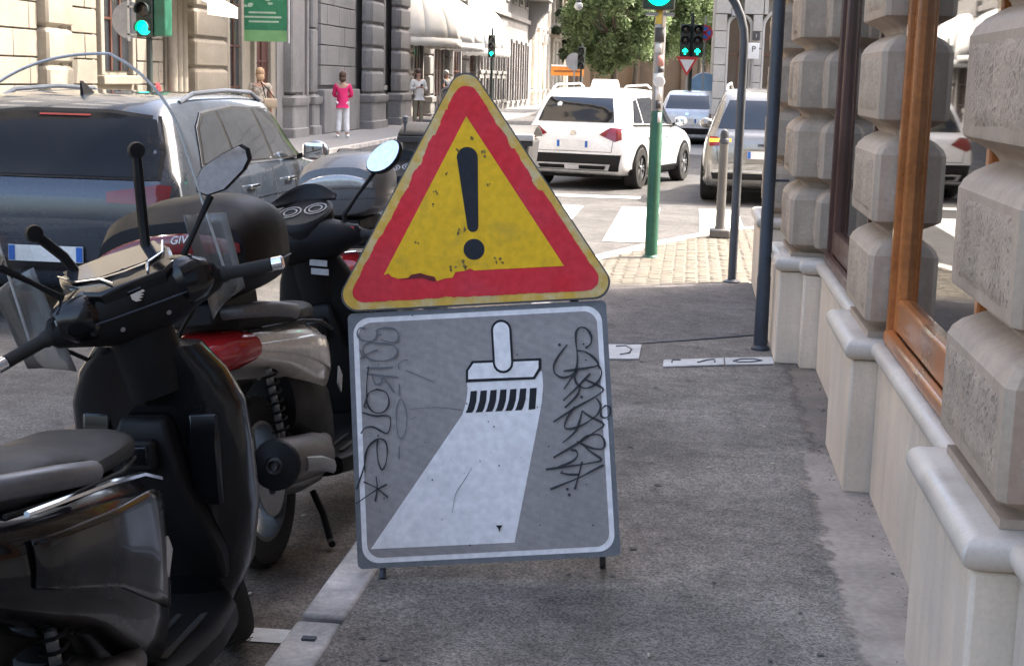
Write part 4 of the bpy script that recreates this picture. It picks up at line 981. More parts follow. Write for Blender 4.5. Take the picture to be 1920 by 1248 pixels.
for sd in (1, -1):
    MB().tube([(sd * .66, .72, 1.52), (sd * .665, .98, 1.583), (sd * .67, 1.7, 1.605), (sd * .66, 2.35, 1.585), (sd * .655, 2.60, 1.52)], .018, 8).build('roof_rail', mat('rail_grey', (.05, .06, .08), .5, .1), t)
    mm = MB(); mm.ball((sd * 1.05, 2.92, 1.10), (.12, .07, .085), 14, 8); o = mm.build('door_mirror', M_cblue, t)
    MB().sheet(lambda a, b: (sd * (1.05 + (a - .5) * .19), 2.852, 1.10 + (b - .5) * .125), 6, 4).build('mirror_glass', M_mirror, o, solid=.004)
    MB().obox((sd * .95, 2.94, 1.06), (.06, 0, .02), (0, .03, 0), (0, 0, .02)).build('mirror_arm', M_black, t)
    for y in (1.55, 2.55): MB().obox((sd * .945, y, .88), (.012, 0, 0), (0, .11, 0), (0, 0, .014)).build('door_handle', M_chrome, t, bevel=.005)
MB().loft([[(-.014, .62, 1.55), (.014, .62, 1.55), (.014, .82, 1.57), (-.014, .82, 1.57)], [(-.004, .60, 1.66), (.004, .60, 1.66), (.004, .63, 1.66), (-.004, .63, 1.66)]]).build('aerial_fin', M_black, t)
MB().tube([(-.05, .125, 1.06), (.16, .13, 1.085), (.48, .13, 1.075)], .011, 6).build('rear_wiper', M_black, t)
# --- white taxi
L, hw, h, belt = 4.17, .885, 1.60, .98
p1 = onz(1197, 354, ZR); p2_ = onz(1281, 338, ZR)
wins = [('rear_window', 'rear', [(-.64, 1.06), (.64, 1.06), (.60, 1.22), (.53, 1.44), (-.53, 1.44), (-.60, 1.22)], M_cglass, .004),
        ('side_window', 'right', [(.58, 1.06), (1.02, 1.05), (.98, 1.42), (.84, 1.40)], M_cglass, .004),
        ('side_window', 'right', [(1.09, 1.045), (1.90, 1.03), (1.82, 1.46), (1.05, 1.44)], M_cglass, .004),
        ('side_window', 'right', [(1.98, 1.03), (2.82, 1.0), (2.44, 1.36), (2.32, 1.43), (1.90, 1.46)], M_cglass, .004)]
lamps = [('tail_lamp', 'rear', [(.44, .87), (.60, .985), (.78, .975), (.80, .80), (.70, .765)], M_red, .006),
         ('bumper_clad', 'rear', [(-.76, .30), (.76, .30), (.80, .56), (-.80, .56)], M_black, .006),
         ('skid_plate', 'rear', [(-.60, .31), (.60, .31), (.64, .41), (-.64, .41)], M_ltgrey, .012),
         ('skid_recess', 'rear', [(-.54, .325), (.54, .325), (.57, .385), (-.57, .385)], M_black, .020),
         ('fog_lamp', 'rear', [(-.12, .32), (.12, .32), (.12, .385), (-.12, .385)], M_lamp, .028),
         ('sill_clad', 'right', [(.3, .22), (3.9, .22), (3.9, .33), (.3, .33)], M_black, .006),
         ('window_trim', 'right', [(.50, 1.0), (2.94, .955), (2.94, .985), (.54, 1.035)], M_black, .003),
         ('plate_recess', 'rear', [(-.30, .62), (.30, .62), (.30, .76), (-.30, .76)], M_cwhite, .006),
         ('badge', 'rear', [(-.05, .86), (.05, .86), (.03, .93), (-.03, .93)], M_chrome, .008)]
hd = math.atan2(p2_.y - p1.y, p2_.x - p1.x) - math.pi / 2
ca, sa = math.cos(hd), math.sin(hd)
off = Vector((ca * (hw - .02) - sa * .80, sa * (hw - .02) + ca * .80, 0))
loc = Vector((p1.x, p1.y, ZR)) - off
taxi, bv = car('white taxi suv with pale roof sign stopped past the zebra crossing', 'taxi', loc, hd, suv_st(L, hw, h, belt), M_cwhite, wins, lamps, L, hw, .335, (.80, 3.30), rimm=M_steel)
MB().loft([[(-.23, 1.35, 1.585), (.23, 1.35, 1.585), (.23, 1.60, 1.585), (-.23, 1.60, 1.585)], [(-.20, 1.38, 1.73), (.20, 1.38, 1.73), (.20, 1.57, 1.73), (-.20, 1.57, 1.73)]]).build('roof_sign', mat('taxi_sign', (.8, .68, .66), .4), taxi, bevel=.025)
for sd in (1, -1):
    MB().tube([(sd * .60, .6, 1.55), (sd * .60, .8, 1.63), (sd * .60, 1.9, 1.655), (sd * .6, 2.1, 1.6)], .018, 8).build('roof_rail', M_ltgrey, taxi)
    o = MB().ball((sd * 1.0, 2.62, 1.06), (.11, .06, .08), 14, 8).build('door_mirror', M_cwhite, taxi); MB().sheet(lambda a, b: (sd * (1.0 + (a - .5) * .17), 2.563, 1.06 + (b - .5) * .11), 4, 4).build('mirror_glass', M_mirror, o, solid=.004)
    MB().obox((sd * .905, 2.64, 1.02), (.05, 0, .02), (0, .03, 0), (0, 0, .02)).build('mirror_arm', M_black, taxi)
    for y in (1.30, 2.25): MB().obox((sd * .885, y, .82), (.012, 0, 0), (0, .1, 0), (0, 0, .014)).build('door_handle', M_cwhite, taxi, bevel=.005)
lay(bv, [(1.55, .62), (1.85, .62), (1.92, .72), (1.80, .82), (1.58, .80)], 'right', 'door_emblem', mat('pale_yellow_print', (.75, .66, .30), .4), taxi, .004)
lay(bv, [(.30, 1.35), (.36, 1.35), (.37, 1.40), (.33, 1.42), (.29, 1.40)], 'rear', 'window_sticker', M_swhite, taxi, .014) if False else None
lay(bv, [(-.36, 1.30), (-.30, 1.30), (-.285, 1.345), (-.33, 1.37), (-.37, 1.345)], 'rear', 'window_sticker', M_swhite, taxi, .012)
# --- silver suv on the right
L, hw, h, belt = 4.5, .92, 1.66, 1.0
wins = [('rear_window', 'rear', [(-.70, 1.08), (.70, 1.08), (.66, 1.22), (.56, 1.48), (-.56, 1.48), (-.66, 1.22)], M_cglass, .004),
        ('side_window', 'right', [(.60, 1.08), (1.3, 1.07), (1.25, 1.49), (.85, 1.44)], M_cglass, .004),
        ('side_window', 'right', [(1.38, 1.07), (2.9, 1.03), (2.5, 1.46), (1.34, 1.51)], M_cglass, .004)]
lamps = [('tail_lamp', 'rear', [(.58, .84), (.81, .825), (.81, .965), (.70, .96)], M_red, .006), ('indicator', 'rear', [(-.81, .885), (-.50, .895), (-.50, .94), (-.81, .935)], M_orange, .016),
         ('bumper_trim', 'rear', [(-.74, .36), (.74, .36), (.77, .45), (-.77, .45)], M_black, .006), ('bumper_strip', 'rear', [(-.74, .47), (.74, .47), (.74, .50), (-.74, .50)], M_ltgrey, .008),
         ('tailgate_print', 'rear', [(-.12, .84), (.40, .84), (.40, .875), (-.12, .875)], M_iron, .008), ('plate_recess', 'rear', [(-.34, .60), (.34, .60), (.36, .80), (-.36, .80)], M_csilver, .01)]
q = onz(1327, 374, ZR)
silver, bv = car('silver suv with amber indicator lit, stopped beside the stone wall', 'silver_suv', (q.x + hw - .14, q.y - .85, ZR), R(-4), suv_st(L, hw, h, belt), M_csilver, wins, lamps, L, hw, .36, (.86, 3.58))
for sd in (1, -1):
    MB().tube([(sd * .62, .65, 1.6), (sd * .625, .85, 1.69), (sd * .63, 2.0, 1.72), (sd * .62, 2.3, 1.64)], .02, 8).build('roof_rail', M_ltgrey, silver)
    o = MB().ball((sd * 1.03, 2.8, 1.08), (.11, .06, .085), 14, 8).build('door_mirror', M_csilver, silver)
MB().loft([[(-.012, .7, 1.63), (.012, .7, 1.63), (.012, .9, 1.65), (-.012, .9, 1.65)], [(-.004, .68, 1.74), (.004, .68, 1.74), (.004, .71, 1.74), (-.004, .71, 1.74)]]).build('aerial_fin', M_black, silver)
# --- white car further up, bluish shade painted into its body
L, hw, h, belt = 3.7, .82, 1.52, .98
wins = [('rear_window', 'rear', [(-.60, 1.03), (.60, 1.03), (.52, 1.38), (-.52, 1.38)], M_cglass, .004),
        ('side_window', 'right', [(.55, 1.03), (1.5, 1.01), (1.45, 1.38), (.8, 1.34)], M_cglass, .004), ('side_window', 'right', [(1.57, 1.01), (2.45, .97), (2.05, 1.36), (1.52, 1.39)], M_cglass, .004)]
lamps = [('tail_lamp', 'rear', [(.58, .70), (.70, .69), (.71, .90), (.60, .90)], M_red, .006), ('bumper_trim', 'rear', [(-.62, .36), (.62, .36), (.68, .52), (-.68, .52)], M_black, .006), ('badge', 'rear', [(-.05, .86), (.05, .86), (.05, .93), (-.05, .93)], M_chrome, .008)]
q = ony(1287, 235, 40)
pale, bv = car('white hatchback with bluish shade in its paint, ahead of the white taxi', 'hatchback', (q.x, 40, ZR), R(-6), suv_st(L, hw, h, belt), M_cpale, wins, lamps, L, hw, .30, (.66, 3.0))
for sd in (1, -1): MB().ball((sd * .95, 2.3, 1.05), (.1, .06, .08), 12, 8).build('door_mirror', M_cpale, pale)
q = ony(1321, 158, 47)
t = thing('glass_booth', 'round-topped pale blue glass booth beside the shaded white hatchback', 'booth', (q.x, 47, 0))
MB().prism([(-.5, .1), (.5, .1)] + [(.5 * math.cos(a), 1.45 + .5 * math.sin(a)) for a in [i * math.pi / 12 for i in range(13)]], (0, 0, 0), (1, 0, 0), (0, 0, 1), .03).build('pane', mat('blue_tinted_panel', (.22, .38, .55), .15, coat=.5), t)
MB().tube([(-.5, 0, 0), (-.5, 0, 1.45)] + [(-.5 * math.cos(a), 0, 1.45 + .5 * math.sin(a)) for a in [i * math.pi / 12 for i in range(1, 12)]] + [(.5, 0, 1.45), (.5, 0, 0)], .03, 8).build('frame', M_ltgrey, t)
# ------------------------------------------------------------------ scooters (local: x forward, y left, z up)
def se(a, e):
    c, s = math.cos(a), math.sin(a); return math.copysign(abs(c) ** (2 / e), c), math.copysign(abs(s) ** (2 / e), s)
def ryz(x, hw, z0, z1, e=2.6, n=20, cy=0, sh=0):
    return [(x + sh * se(2 * math.pi * k / n, e)[1], cy + hw * se(2 * math.pi * k / n, e)[0], (z0 + z1) / 2 + (z1 - z0) / 2 * se(2 * math.pi * k / n, e)[1]) for k in range(n)]
def rxz(y, cx, cz, rx, rz, e=2.4, n=16):
    return [(cx + rx * se(2 * math.pi * k / n, e)[0], y, cz + rz * se(2 * math.pi * k / n, e)[1]) for k in range(n)]
def rxy(z, x0, x1, hw, e=2.6, n=20):
    return [((x0 + x1) / 2 + (x1 - x0) / 2 * se(2 * math.pi * k / n, e)[0], hw * se(2 * math.pi * k / n, e)[1], z) for k in range(n)]
def scooter(label, loc, heading, lean, steer, pal, opt, name='parked_scooter'):
    t = thing(name, label, 'scooter', loc, (-R(lean), 0, R(heading)), 'scooters parked by the kerb')
    C1, C2, SEAT = pal['body'], pal['tail'], pal['seat']
    rake = R(26); A = Vector((.26, 0, 1.07)); K = Vector((-math.sin(rake), 0, math.cos(rake)))
    S = Matrix.Translation(A) @ Matrix.Rotation(R(steer), 4, K) @ Matrix.Translation(-A)
    def B(mb, nm, m, front=False, par=None, **k):
        if front:
            if opt.get('bar_dz') and min(v.z for v in mb.v) > .72: mb.xf(Matrix.Translation((0, 0, opt['bar_dz'])))
            mb.xf(S)
        return mb.build(nm, m, par or t, **k)
    def wheel_at(x, front, nm):
        r, wd = .30, .105; c = Vector((x, 0, r))
        w_ = B(MB().lathe([(r * .70, -wd * .40), (r * .84, -wd * .5), (r * .95, -wd * .44), (r * .99, -wd * .25), (r, 0), (r * .99, wd * .25), (r * .95, wd * .44), (r * .84, wd * .5), (r * .70, wd * .40)], c, (0, 1, 0), 40), nm, M_rubber, front)
        B(MB().lathe([(r * .72, -.04), (r * .66, -.045), (r * .64, -.02), (r * .64, .02), (r * .66, .045), (r * .72, .04)], c, (0, 1, 0), 32), 'rim', pal.get('rim', M_black), front, w_)
        s = MB()
        for i in range(5):
            a = 2 * math.pi * i / 5 + .3; d = Vector((math.cos(a), 0, math.sin(a))); e = Vector((-d.z, 0, d.x)); s.obox(c + d * r * .36, d * r * .31, e * .018, (0, .018, 0))
        s.lathe([(.05, -.05), (.05, .05)], c, (0, 1, 0), 16, True); B(s, 'spokes', pal.get('rim', M_black), front, w_)
        B(MB().lathe([(.05, -.066), (.125, -.066), (.125, -.062), (.05, -.062)], c, (0, 1, 0), 28), 'brake_disc', M_steel, front, w_)
        # tread grooves
        g = MB()
        for i in range(36):
            a = 2 * math.pi * i / 36; d = Vector((math.cos(a), 0, math.sin(a))); e = Vector((-d.z, 0, d.x))
            for q in (-1, 1): g.obox(c + d * (r - .0005) + Vector((0, q * .026, 0)), d * .0015, (e + Vector((0, q * .9, 0))).normalized() * .016, (e * -.4 + Vector((0, .4, 0))) * .006)
        stuff(B(g, 'tread_blocks', M_rubber, front, w_)); return w_
    wheel_at(.68, True, 'front_wheel'); wheel_at(-.62, False, 'rear_wheel')
    # fork, front mudguard
    for sd in (1, -1): B(MB().tube([(.68, sd * .075, .30), (.60, sd * .075, .48), (.53, sd * .07, .62)], .022, 10), 'fork_leg', M_steel, True)
    f = MB(); f.sheet(lambda a, b: (.68 + (.335 + .02 * math.cos((b - .5) * 3)) * math.cos(R(lerp(10, 165, a))), (b - .5) * .15, .30 + (.335 + .02 * math.cos((b - .5) * 3)) * math.sin(R(lerp(10, 165, a)))), 18, 6)
    B(f, 'front_mudguard', C1, True, solid=.006)
    # leg shield: front apron and inner panel
    if opt.get('slim'):
        prof = [(.20, .36, .50, .13), (.34, .34, .55, .185), (.55, .31, .50, .20), (.75, .27, .44, .19), (.90, .24, .38, .15), (.98, .22, .35, .11)]
    else:
        prof = [(.22, .34, .53, .15), (.34, .33, .60, .20), (.52, .32, .56, .235), (.70, .30, .50, .24), (.82, .29, .46, .235), (.91, .27, .42, .20), (.985, .26, .40, .14)]
    B(MB().loft([rxy(z, a, b, hw, 3.2, 24) for z, a, b, hw in prof]), 'leg_shield', C1)
    # inner panel (rider side), with storage lid line and hook
    B(MB().loft([[(x - q, -hw, z), (x - q, hw, z), (x + .03, hw * 1.05, z), (x + .03, -hw * 1.05, z)] for x, hw, z, q in ((.335, .17, .33, .0), (.315, .175, .42, .03), (.285, .10, .62, .045), (.268, .075, .755, .045), (.262, .06, .80, .02))]), 'inner_panel', M_black, bevel=.012)
    hk = B(MB().box(.195, .236, -.045, .045, .665, .75), 'bag_hook', M_black, bevel=.012); B(MB().box(.19, .2, -.028, .028, .685, .735), 'hook_latch', M_gloss, False, hk, bevel=.006)
    for sd in (1, -1):
        B(MB().loft([[(.31, sd * .105, z), (.31, sd * .19, z), (.298 - q, sd * .185, z), (.292 - q, sd * .11, z)] for z, q in ((.55, 0), (.60, .008), (.72, .014), (.80, .0))]), 'glove_box_lid', C1, bevel=.01)
    # floor
    B(MB().loft([ryz(x, hw, z0, z1, 5, 20) for x, hw, z0, z1 in ((.37, .17, .20, .30), (.32, .205, .19, .28), (.15, .215, .18, .265), (-.05, .205, .18, .265), (-.16, .17, .19, .27))]), 'footboard', M_black)
    for i in range(5): B(MB().box(-.08, .26, -.15 + i * .065, -.13 + i * .065, .264, .271), 'floor_rib', M_rubber, bevel=.003)
    # body
    dz = opt.get('tail_dz', 0)
    if opt.get('upswept'):
        bd = [(-.08, .13, .48, .70), (-.16, .17, .49, .72), (-.34, .19, .53, .74), (-.55, .19, .585, .76), (-.74, .165, .64, .78), (-.88, .12, .69, .79), (-.93, .07, .72, .77)]
    else:
        bd = [(-.05, .13, .24, .68), (-.12, .185, .22, .72), (-.28, .215, .28, .74), (-.50, .225, .40, .76), (-.72, .205, .50, .78), (-.88, .15, .58, .79), (-.96, .09, .64, .76)]
    bd = [(x, hw, a + dz * min(1, max(0, (-.1 - x) / .4)), b + dz * min(1, max(0, (.0 - x) / .2))) for x, hw, a, b in bd]
    B(MB().loft([ryz(x, hw, a, b, 3.0, 24) for x, hw, a, b in bd]), 'tail_fairing', C2)
    if opt.get('upswept'): B(MB().loft([ryz(x, hw, a, b, 3.0, 20) for x, hw, a, b in ((-.07, .12, .24, .60), (-.14, .15, .23, .62), (-.30, .15, .30, .64), (-.46, .13, .42, .66))]), 'under_seat_cover', M_black)
    for sd in (1, -1):
        # raised side panel with a crease, and a lower dark cover
        def fn(a, b):
            x = lerp(-.10, -.80, a); i = 0
            for k in range(len(bd) - 1):
                if bd[k][0] >= x >= bd[k + 1][0]: i = k
            q = (bd[i][0] - x) / (bd[i][0] - bd[i + 1][0]); hw = lerp(bd[i][1], bd[i + 1][1], q); z0 = lerp(bd[i][2], bd[i + 1][2], q); z1 = lerp(bd[i][3], bd[i + 1][3], q)
            z = lerp(z0 + .35 * (z1 - z0), z1 - .06, b); return (x, sd * (hw * (1.0 + .035 * math.sin(math.pi * b)) + .002), z)
        B(MB().sheet(fn, 16, 8), 'side_panel', C2, solid=.006)
        B(MB().tube([(-.16, sd * .196, .725 + dz * .3), (-.3, sd * .211, .735 + dz * .8), (-.5, sd * .21, .752 + dz), (-.8, sd * .175, .775 + dz)], .007, 6), 'trim_strip', M_chrome if not opt.get('upswept') else M_black)
    B(MB().obox((-.17, -.205, .56), (.018, 0, .03), (0, .004, 0), (-.012, 0, .02)), 'side_reflector', M_ltgrey, bevel=.003)
    # engine, swingarm, muffler, stand
    B(MB().loft([ryz(x, hw, a, b, 4, 14, cy=.03) for x, hw, a, b in ((.02, .09, .18, .30), (-.15, .13, .16, .42), (-.38, .13, .18, .42), (-.55, .09, .22, .40))]), 'engine_block', M_steel, bevel=.01)
    B(MB().loft([ryz(x, .035, a, b, 3, 12, cy=.10) for x, a, b in ((-.2, .20, .38), (-.45, .21, .39), (-.70, .24, .36))]), 'swingarm', M_black)
    e = B(MB().tube([(-.30, -.16, .36), (-.40, -.165, .35), (-.45, -.17, .345), (-.80, -.175, .40), (-.845, -.175, .405), (-.85, -.175, .406)], [.03, .055, .078, .082, .078, .03], 18), 'muffler', pal.get('muffler', M_steel))
    B(MB().lathe([(.03, -.004), (.05, .0), (.082, .004), (.086, .02), (.080, .04)], (-.853, -.175, .406), (1, 0, -.14), 20), 'muffler_cap', M_black, False, e)
    B(MB().lathe([(.018, -.012), (.018, .01), (.001, .01)], (-.856, -.175, .406), (1, 0, -.14), 12), 'tail_pipe', M_iron, False, e)
    B(MB().tube([(-.46, -.238, .30), (-.60, -.252, .345), (-.76, -.25, .385)], .012, 8, flat=2.2), 'heat_shield', M_steel, False, e)
    B(MB().tube([(-.35, .12, .20), (-.36, .18, .12), (-.34, .27, .01), (-.30, .29, .008)], .012, 8), 'side_stand', M_black)
    for sd in (-1, 1): B(MB().tube([(-.25, sd * .10, .18), (-.40, sd * .15, .13), (-.47, sd * .17, .035), (-.50, sd * .19, .02)] if opt.get('stand_up') else [(-.33, sd * .10, .18), (-.36, sd * .14, .10), (-.39, sd * .165, .01), (-.43, sd * .185, .004)], .013, 8), 'centre_stand_leg', M_black)
    sp = MB(); 
    for k in range(26): pass
    sp.tube([(-.60 - .0012 * k + .0, -.135 + .03 * math.cos(k * .9), .36 + k * .0031) if False else (-.60 + .028 * math.cos(k * .8) - .0008 * k, -.125 + .028 * math.sin(k * .8), .36 + k * .0042) for k in range(80)], .005, 6); B(sp, 'rear_shock_spring', M_black)
    B(MB().tube([(-.60, -.125, .34), (-.665, -.125, .70)], .014, 8), 'shock_rod', M_steel)
    # rear mudguard / plate carrier
    B(MB().sheet(lambda a, b: (-.62 + .345 * math.cos(R(lerp(95, 195, a))), (b - .5) * .15, .32 + .345 * math.sin(R(lerp(95, 195, a)))), 12, 4), 'rear_mudguard', M_black, solid=.006)
    # seat
    sh = opt.get('seat_z', 0) + dz
    B(MB().loft([ryz(x, hw, a + sh, b + sh, 2.8, 22) for x, hw, a, b in ((.00, .055, .685, .725), (-.05, .095, .685, .765), (-.16, .135, .70, .79), (-.30, .155, .715, .795), (-.42, .165, .73, .80), (-.50, .165, .735, .835), (-.62, .16, .74, .855), (-.76, .145, .75, .86), (-.82, .11, .76, .84))]), 'seat', SEAT)
    B(MB().tube([(-.02, .0, .69 + sh), (-.07, -.10, .70 + sh), (-.3, -.162, .725 + sh), (-.6, -.165, .75 + sh), (-.8, -.13, .77 + sh)], .006, 6), 'seat_piping', M_rubber)
    # grab rail
    B(MB().tube([(-.52, -.195, .775), (-.58, -.215, .80), (-.74, -.21, .83), (-.90, -.15, .85), (-.96, 0, .855), (-.90, .15, .85), (-.74, .21, .83), (-.58, .215, .80), (-.52, .195, .775)], [.012, .024, .026, .024, .022, .024, .026, .024, .012], 12), 'grab_rail', pal['rail']).location.z += dz
    # rear lamp
    tl = B(MB().loft([ryz(x, hw, a, b, 2.4, 20) for x, hw, a, b in ((([(-.79, .166, .65 + dz, .785 + dz)] if opt.get('upswept') else []) + [(-.86, .155 if opt.get('upswept') else .10, .645 + dz, .795 + dz), (-.935, .13 if opt.get('upswept') else .09, .655 + dz, .785 + dz), (-.975, .08, .67 + dz, .765 + dz), (-.985, .03, .69 + dz, .74 + dz)]))]), 'tail_lamp', mat('bright_red_lens', (.42, .02, .022), .15, coat=.5))
    if opt.get('indicators'):
      for sd in (1, -1):
        B(MB().loft([ryz(x, .022, a + dz, b + dz, 2.4, 12, cy=sd * q) for x, a, b, q in ((-.56, .62, .63, .175), (-.66, .60, .67, .172), (-.80, .60, .69, .158), (-.88, .62, .70, .14))]), 'rear_indicator', M_lamp)
    # ---------------- front, steered: handlebar cover, dash, grips, levers, mirrors
    bars = [(y, .27 - .22 * abs(y), 1.055 - .02 * abs(y), rx, rz) for y, rx, rz in ((-.235, .02, .02), (-.22, .034, .036), (-.16, .06, .058), (-.09, .095, .085), (0, .115, .10), (.09, .095, .085), (.16, .06, .058), (.22, .034, .036), (.235, .02, .02))]
    cv = B(MB().loft([rxz(y, cx, cz, a, b) for y, cx, cz, a, b in bars]), 'handlebar_cover', pal['cover'], True)
    B(MB().loft([rxy(z, a, b, hw, 2.6, 18) for z, a, b, hw in ((.80, .24, .44, .085), (.90, .21, .40, .085), (1.0, .19, .37, .08))]), 'steering_column', pal['cover'], True)
    for sd in (1, -1):
        g0, g1 = Vector((.218, sd * .225, 1.05)), Vector((.158, sd * .355, 1.035)); d = (g1 - g0).normalized()
        gr = B(MB().tube([g0, g0 + d * .005, g0 + d * .02, g0 + d * .03, g1], [.02, .022, .022, .0175, .0175], 14), 'grip', M_rubber, True)
        B(MB().tube([g1, g1 + d * .004, g1 + d * .03, g1 + d * .034], [.014, .0185, .0185, .014], 14), 'bar_end', M_chrome, True, gr)
        B(MB().tube([g0 + Vector((.045, 0, -.005)), g0 + d * .06 + Vector((.05, 0, -.012)), g1 + Vector((.052, 0, -.016)), g1 + d * .012 + Vector((.046, 0, -.016))], [.008, .007, .006, .008], 8), 'brake_lever', M_steel, True)
        B(MB().obox(g0 - d * .03 + Vector((-.005, 0, .012)), d * .028, (0, 0, .028), (.028, 0, 0)), 'switch_box', M_black, True, cv, bevel=.008)
        B(MB().obox(g0 - d * .03 + Vector((-.033, 0, .026)), d * .012, (0, 0, .008), (.004, 0, 0)), 'switch_button', mat('red_switch', (.35, .03, .03), .5) if sd < 0 else M_ltgrey, True, cv, bevel=.002)
        # mirror
        if opt.get('mirrors', True) and not (opt.get('one_mirror') and sd > 0):
            mh = opt.get('mirror', (.22, .30, 1.35)); mc = Vector((mh[0], sd * mh[1], mh[2]))
            b0 = Vector((.24, sd * .165, 1.10)); sw_ = opt.get('mirror_shape', 'rhomb')
            B(MB().tube([b0, b0 + Vector((0, 0, .03)), lerp(b0, mc, .35) + Vector((0, -sd * .0, .02)), mc + Vector((.02, -sd * .045, -.05))], [.013, .009, .007, .010], 8), 'mirror_stalk', M_black, True)
            if sw_ == 'rhomb': pl = [(1.0 * a_, .8 * b_) for a_, b_ in [(-.082, -.030), (-.060, -.052), (-.01, -.054), (.055, -.018), (.078, .008), (.080, .040), (.066, .058), (.01, .052), (-.05, .034), (-.075, .006)]]
            else: pl = [(.075 * math.cos(q) * (1 + .12 * math.sin(q)), .052 * math.sin(q)) for q in [i * 2 * math.pi / 20 for i in range(20)]]
            # mirror plane: faces back (-x) and a little inwards/upwards
            N = Vector((-1, opt.get('mirror_in', .20) * -sd, opt.get('mirror_up', .12))).normalized(); X = Vector((0, 0, 1)).cross(N).normalized() * -1; Y = X.cross(N) * -1
            if Y.z < 0: Y = -Y
            X = Vector((0, -1, 0)) - N * Vector((0, -1, 0)).dot(N); X.normalize()
            q = [(a * sd * -1, b) for a, b in pl]
            if opt.get('mirror_tilt'): 
                ta = R(opt['mirror_tilt']) * -sd; q = [(a * math.cos(ta) - b * math.sin(ta), a * math.sin(ta) + b * math.cos(ta)) for a, b in q]
            sh_ = MB(); rings = []
            for sc_, dp in ((1.06, -.002), (1.09, -.008), (1.02, -.03), (.7, -.048), (.2, -.055)): rings.append([mc + X * a * sc_ + Y * b * sc_ + N * dp for a, b in q])
            sh_.loft(rings); mo = B(sh_, 'mirror_shell', M_black, True)
            mg = MB(); mg.add([mc + X * a + Y * b + N * .001 for a, b in q], [tuple(range(len(q)))]); B(mg, 'mirror_glass', M_mirror, True, mo, smooth=0, solid=.002)
    if opt.get('dash') == 'chrome':
        # cover seam, screws, brake hoses, bulky switch pods
        for sd in (1, -1):
            B(MB().loft([rxz(y, .262 - .22 * abs(y), 1.068, a, b) for y, a, b in ((sd * .10, .075, .065), (sd * .125, .085, .073), (sd * .175, .07, .06), (sd * .205, .04, .04))]), 'switch_pod', M_gloss, True, cv)
            B(MB().lathe([(.007, 0), (.006, .003), (.001, .003)], (.165, sd * .062, 1.01), (-1, 0, -.2), 10), 'cover_screw', M_steel, True, cv)
            B(MB().tube([(.27, sd * .19, 1.04), (.36, sd * .20, 1.0), (.40, sd * .12, .92), (.38, sd * .05, .84)], .006, 8), 'brake_hose', M_rubber, True)
        B(MB().tube([(.262 - .22 * abs(y) - rx - .002, y, 1.045) for y, rx in ((-.20, .03), (-.16, .058), (-.09, .093), (0, .114), (.09, .093), (.16, .058), (.20, .03))], .0025, 6), 'cover_seam', M_iron, True, cv)
        dz = 0
        dsh = B(MB().loft([[(x, -hw, z), (x, hw, z), (x + .02, hw * .96, z - .06), (x + .02, -hw * .96, z - .06)] for x, hw, z in ((.150, .085, 1.115), (.18, .125, 1.128), (.29, .150, 1.158), (.355, .142, 1.172), (.385, .10, 1.165))]), 'dashboard', M_gloss, True, bevel=.01)
        def dp(x, y): return Vector((x, y, 1.1195 + (x - .15) * .285 + .006))
        gl = MB(); gl.add([dp(.225, -.06), dp(.265, -.125), dp(.345, -.125), dp(.355, 0), dp(.345, .125), dp(.265, .125), dp(.225, .06)], [tuple(range(7))]); B(gl, 'instrument_glass', mat('instrument_glass', (.03, .035, .045), .06, coat=1), True, dsh, smooth=0, solid=.003)
        ch = MB()
        for sd in (1, -1):
            ch.tube([dp(.160, sd * .045), dp(.215, sd * .062), dp(.25, sd * .115), dp(.33, sd * .143)], [.003, .0055, .0045, .003], 6, flat=.6)
        ch.tube([dp(.215, -.062), dp(.208, 0), dp(.215, .062)], .0048, 6, flat=.6); B(ch, 'chrome_trim', M_ltgrey if False else M_chrome, True, dsh)
        # wing emblem on the rear face of the cover
        wg = MB(); O = Vector((.148, 0, 1.075)); wg.prism([(-.018, -.002), (-.010, -.010), (.004, -.011), (-.002, -.005), (.011, -.005), (.004, .0), (.016, .001), (.008, .006), (.020, .008), (.017, .014), (-.018, .011)], O, (0, -1, 0), (.25, 0, .97), .004); B(wg, 'wing_emblem', M_chrome, True, cv)
    elif opt.get('dash') == 'pod':
        pod = B(MB().loft([[(.27 + .12 * math.cos(a) * k - .05 * (1 - k) , .12 * math.sin(a) * k, z + .05 * math.cos(a) * k) for a in [i * 2 * math.pi / 24 for i in range(24)]] for k, z in ((.82, 1.08), (1.0, 1.14), (1.0, 1.165), (.9, 1.172))]), 'instrument_pod', M_black, True)
        B(MB().sheet(lambda a, b: (.36 + .03 * math.sin(b * 1.6) - .10 * (2 * a - 1) ** 2 * .9, (2 * a - 1) * .135, 1.20 + .075 * b * (1 - .75 * (2 * a - 1) ** 2)), 14, 5), 'instrument_visor', M_black, True, solid=.008)
        for sd in (1, -1):
            for rr in (.047, .030): B(MB().lathe([(rr, 0), (rr, .004), (rr - .006, .004), (rr - .006, 0)], (.265, sd * .052, 1.172), (-.38, 0, .92), 22), 'dial_ring', M_steel, True, pod)
        for k in range(2): B(MB().obox((.185, -.045, .965 - k * .035), (.003, 0, 0), (0, .034, .008), (0, -.002, .012)), 'grey_stripe', M_ltgrey, True)
    # windscreen
    if opt.get('screen'):
        def ws(a, b):
            q = 2 * a - 1; zt = 1.10 + .60 * b; cut = max(0, b - .55) / .45; wv = .27 * (1 - .08 * b) * math.sqrt(max(.0, 1 - .62 * cut ** 2.2))
            return (.45 - .20 * b - .14 * (q * wv / .27) ** 2, q * wv, zt - .03 * cut * q * q - (.06 * (1 - b) * q * q))
        sc = B(MB().sheet(ws, 24, 18), 'windscreen', M_clear, True, smooth=80)
        ed = MB(); rim = [ws(0, b / 18) for b in range(19)] + [ws(a / 24, 1) for a in range(1, 25)] + [ws(1, 1 - b / 18) for b in range(1, 19)]
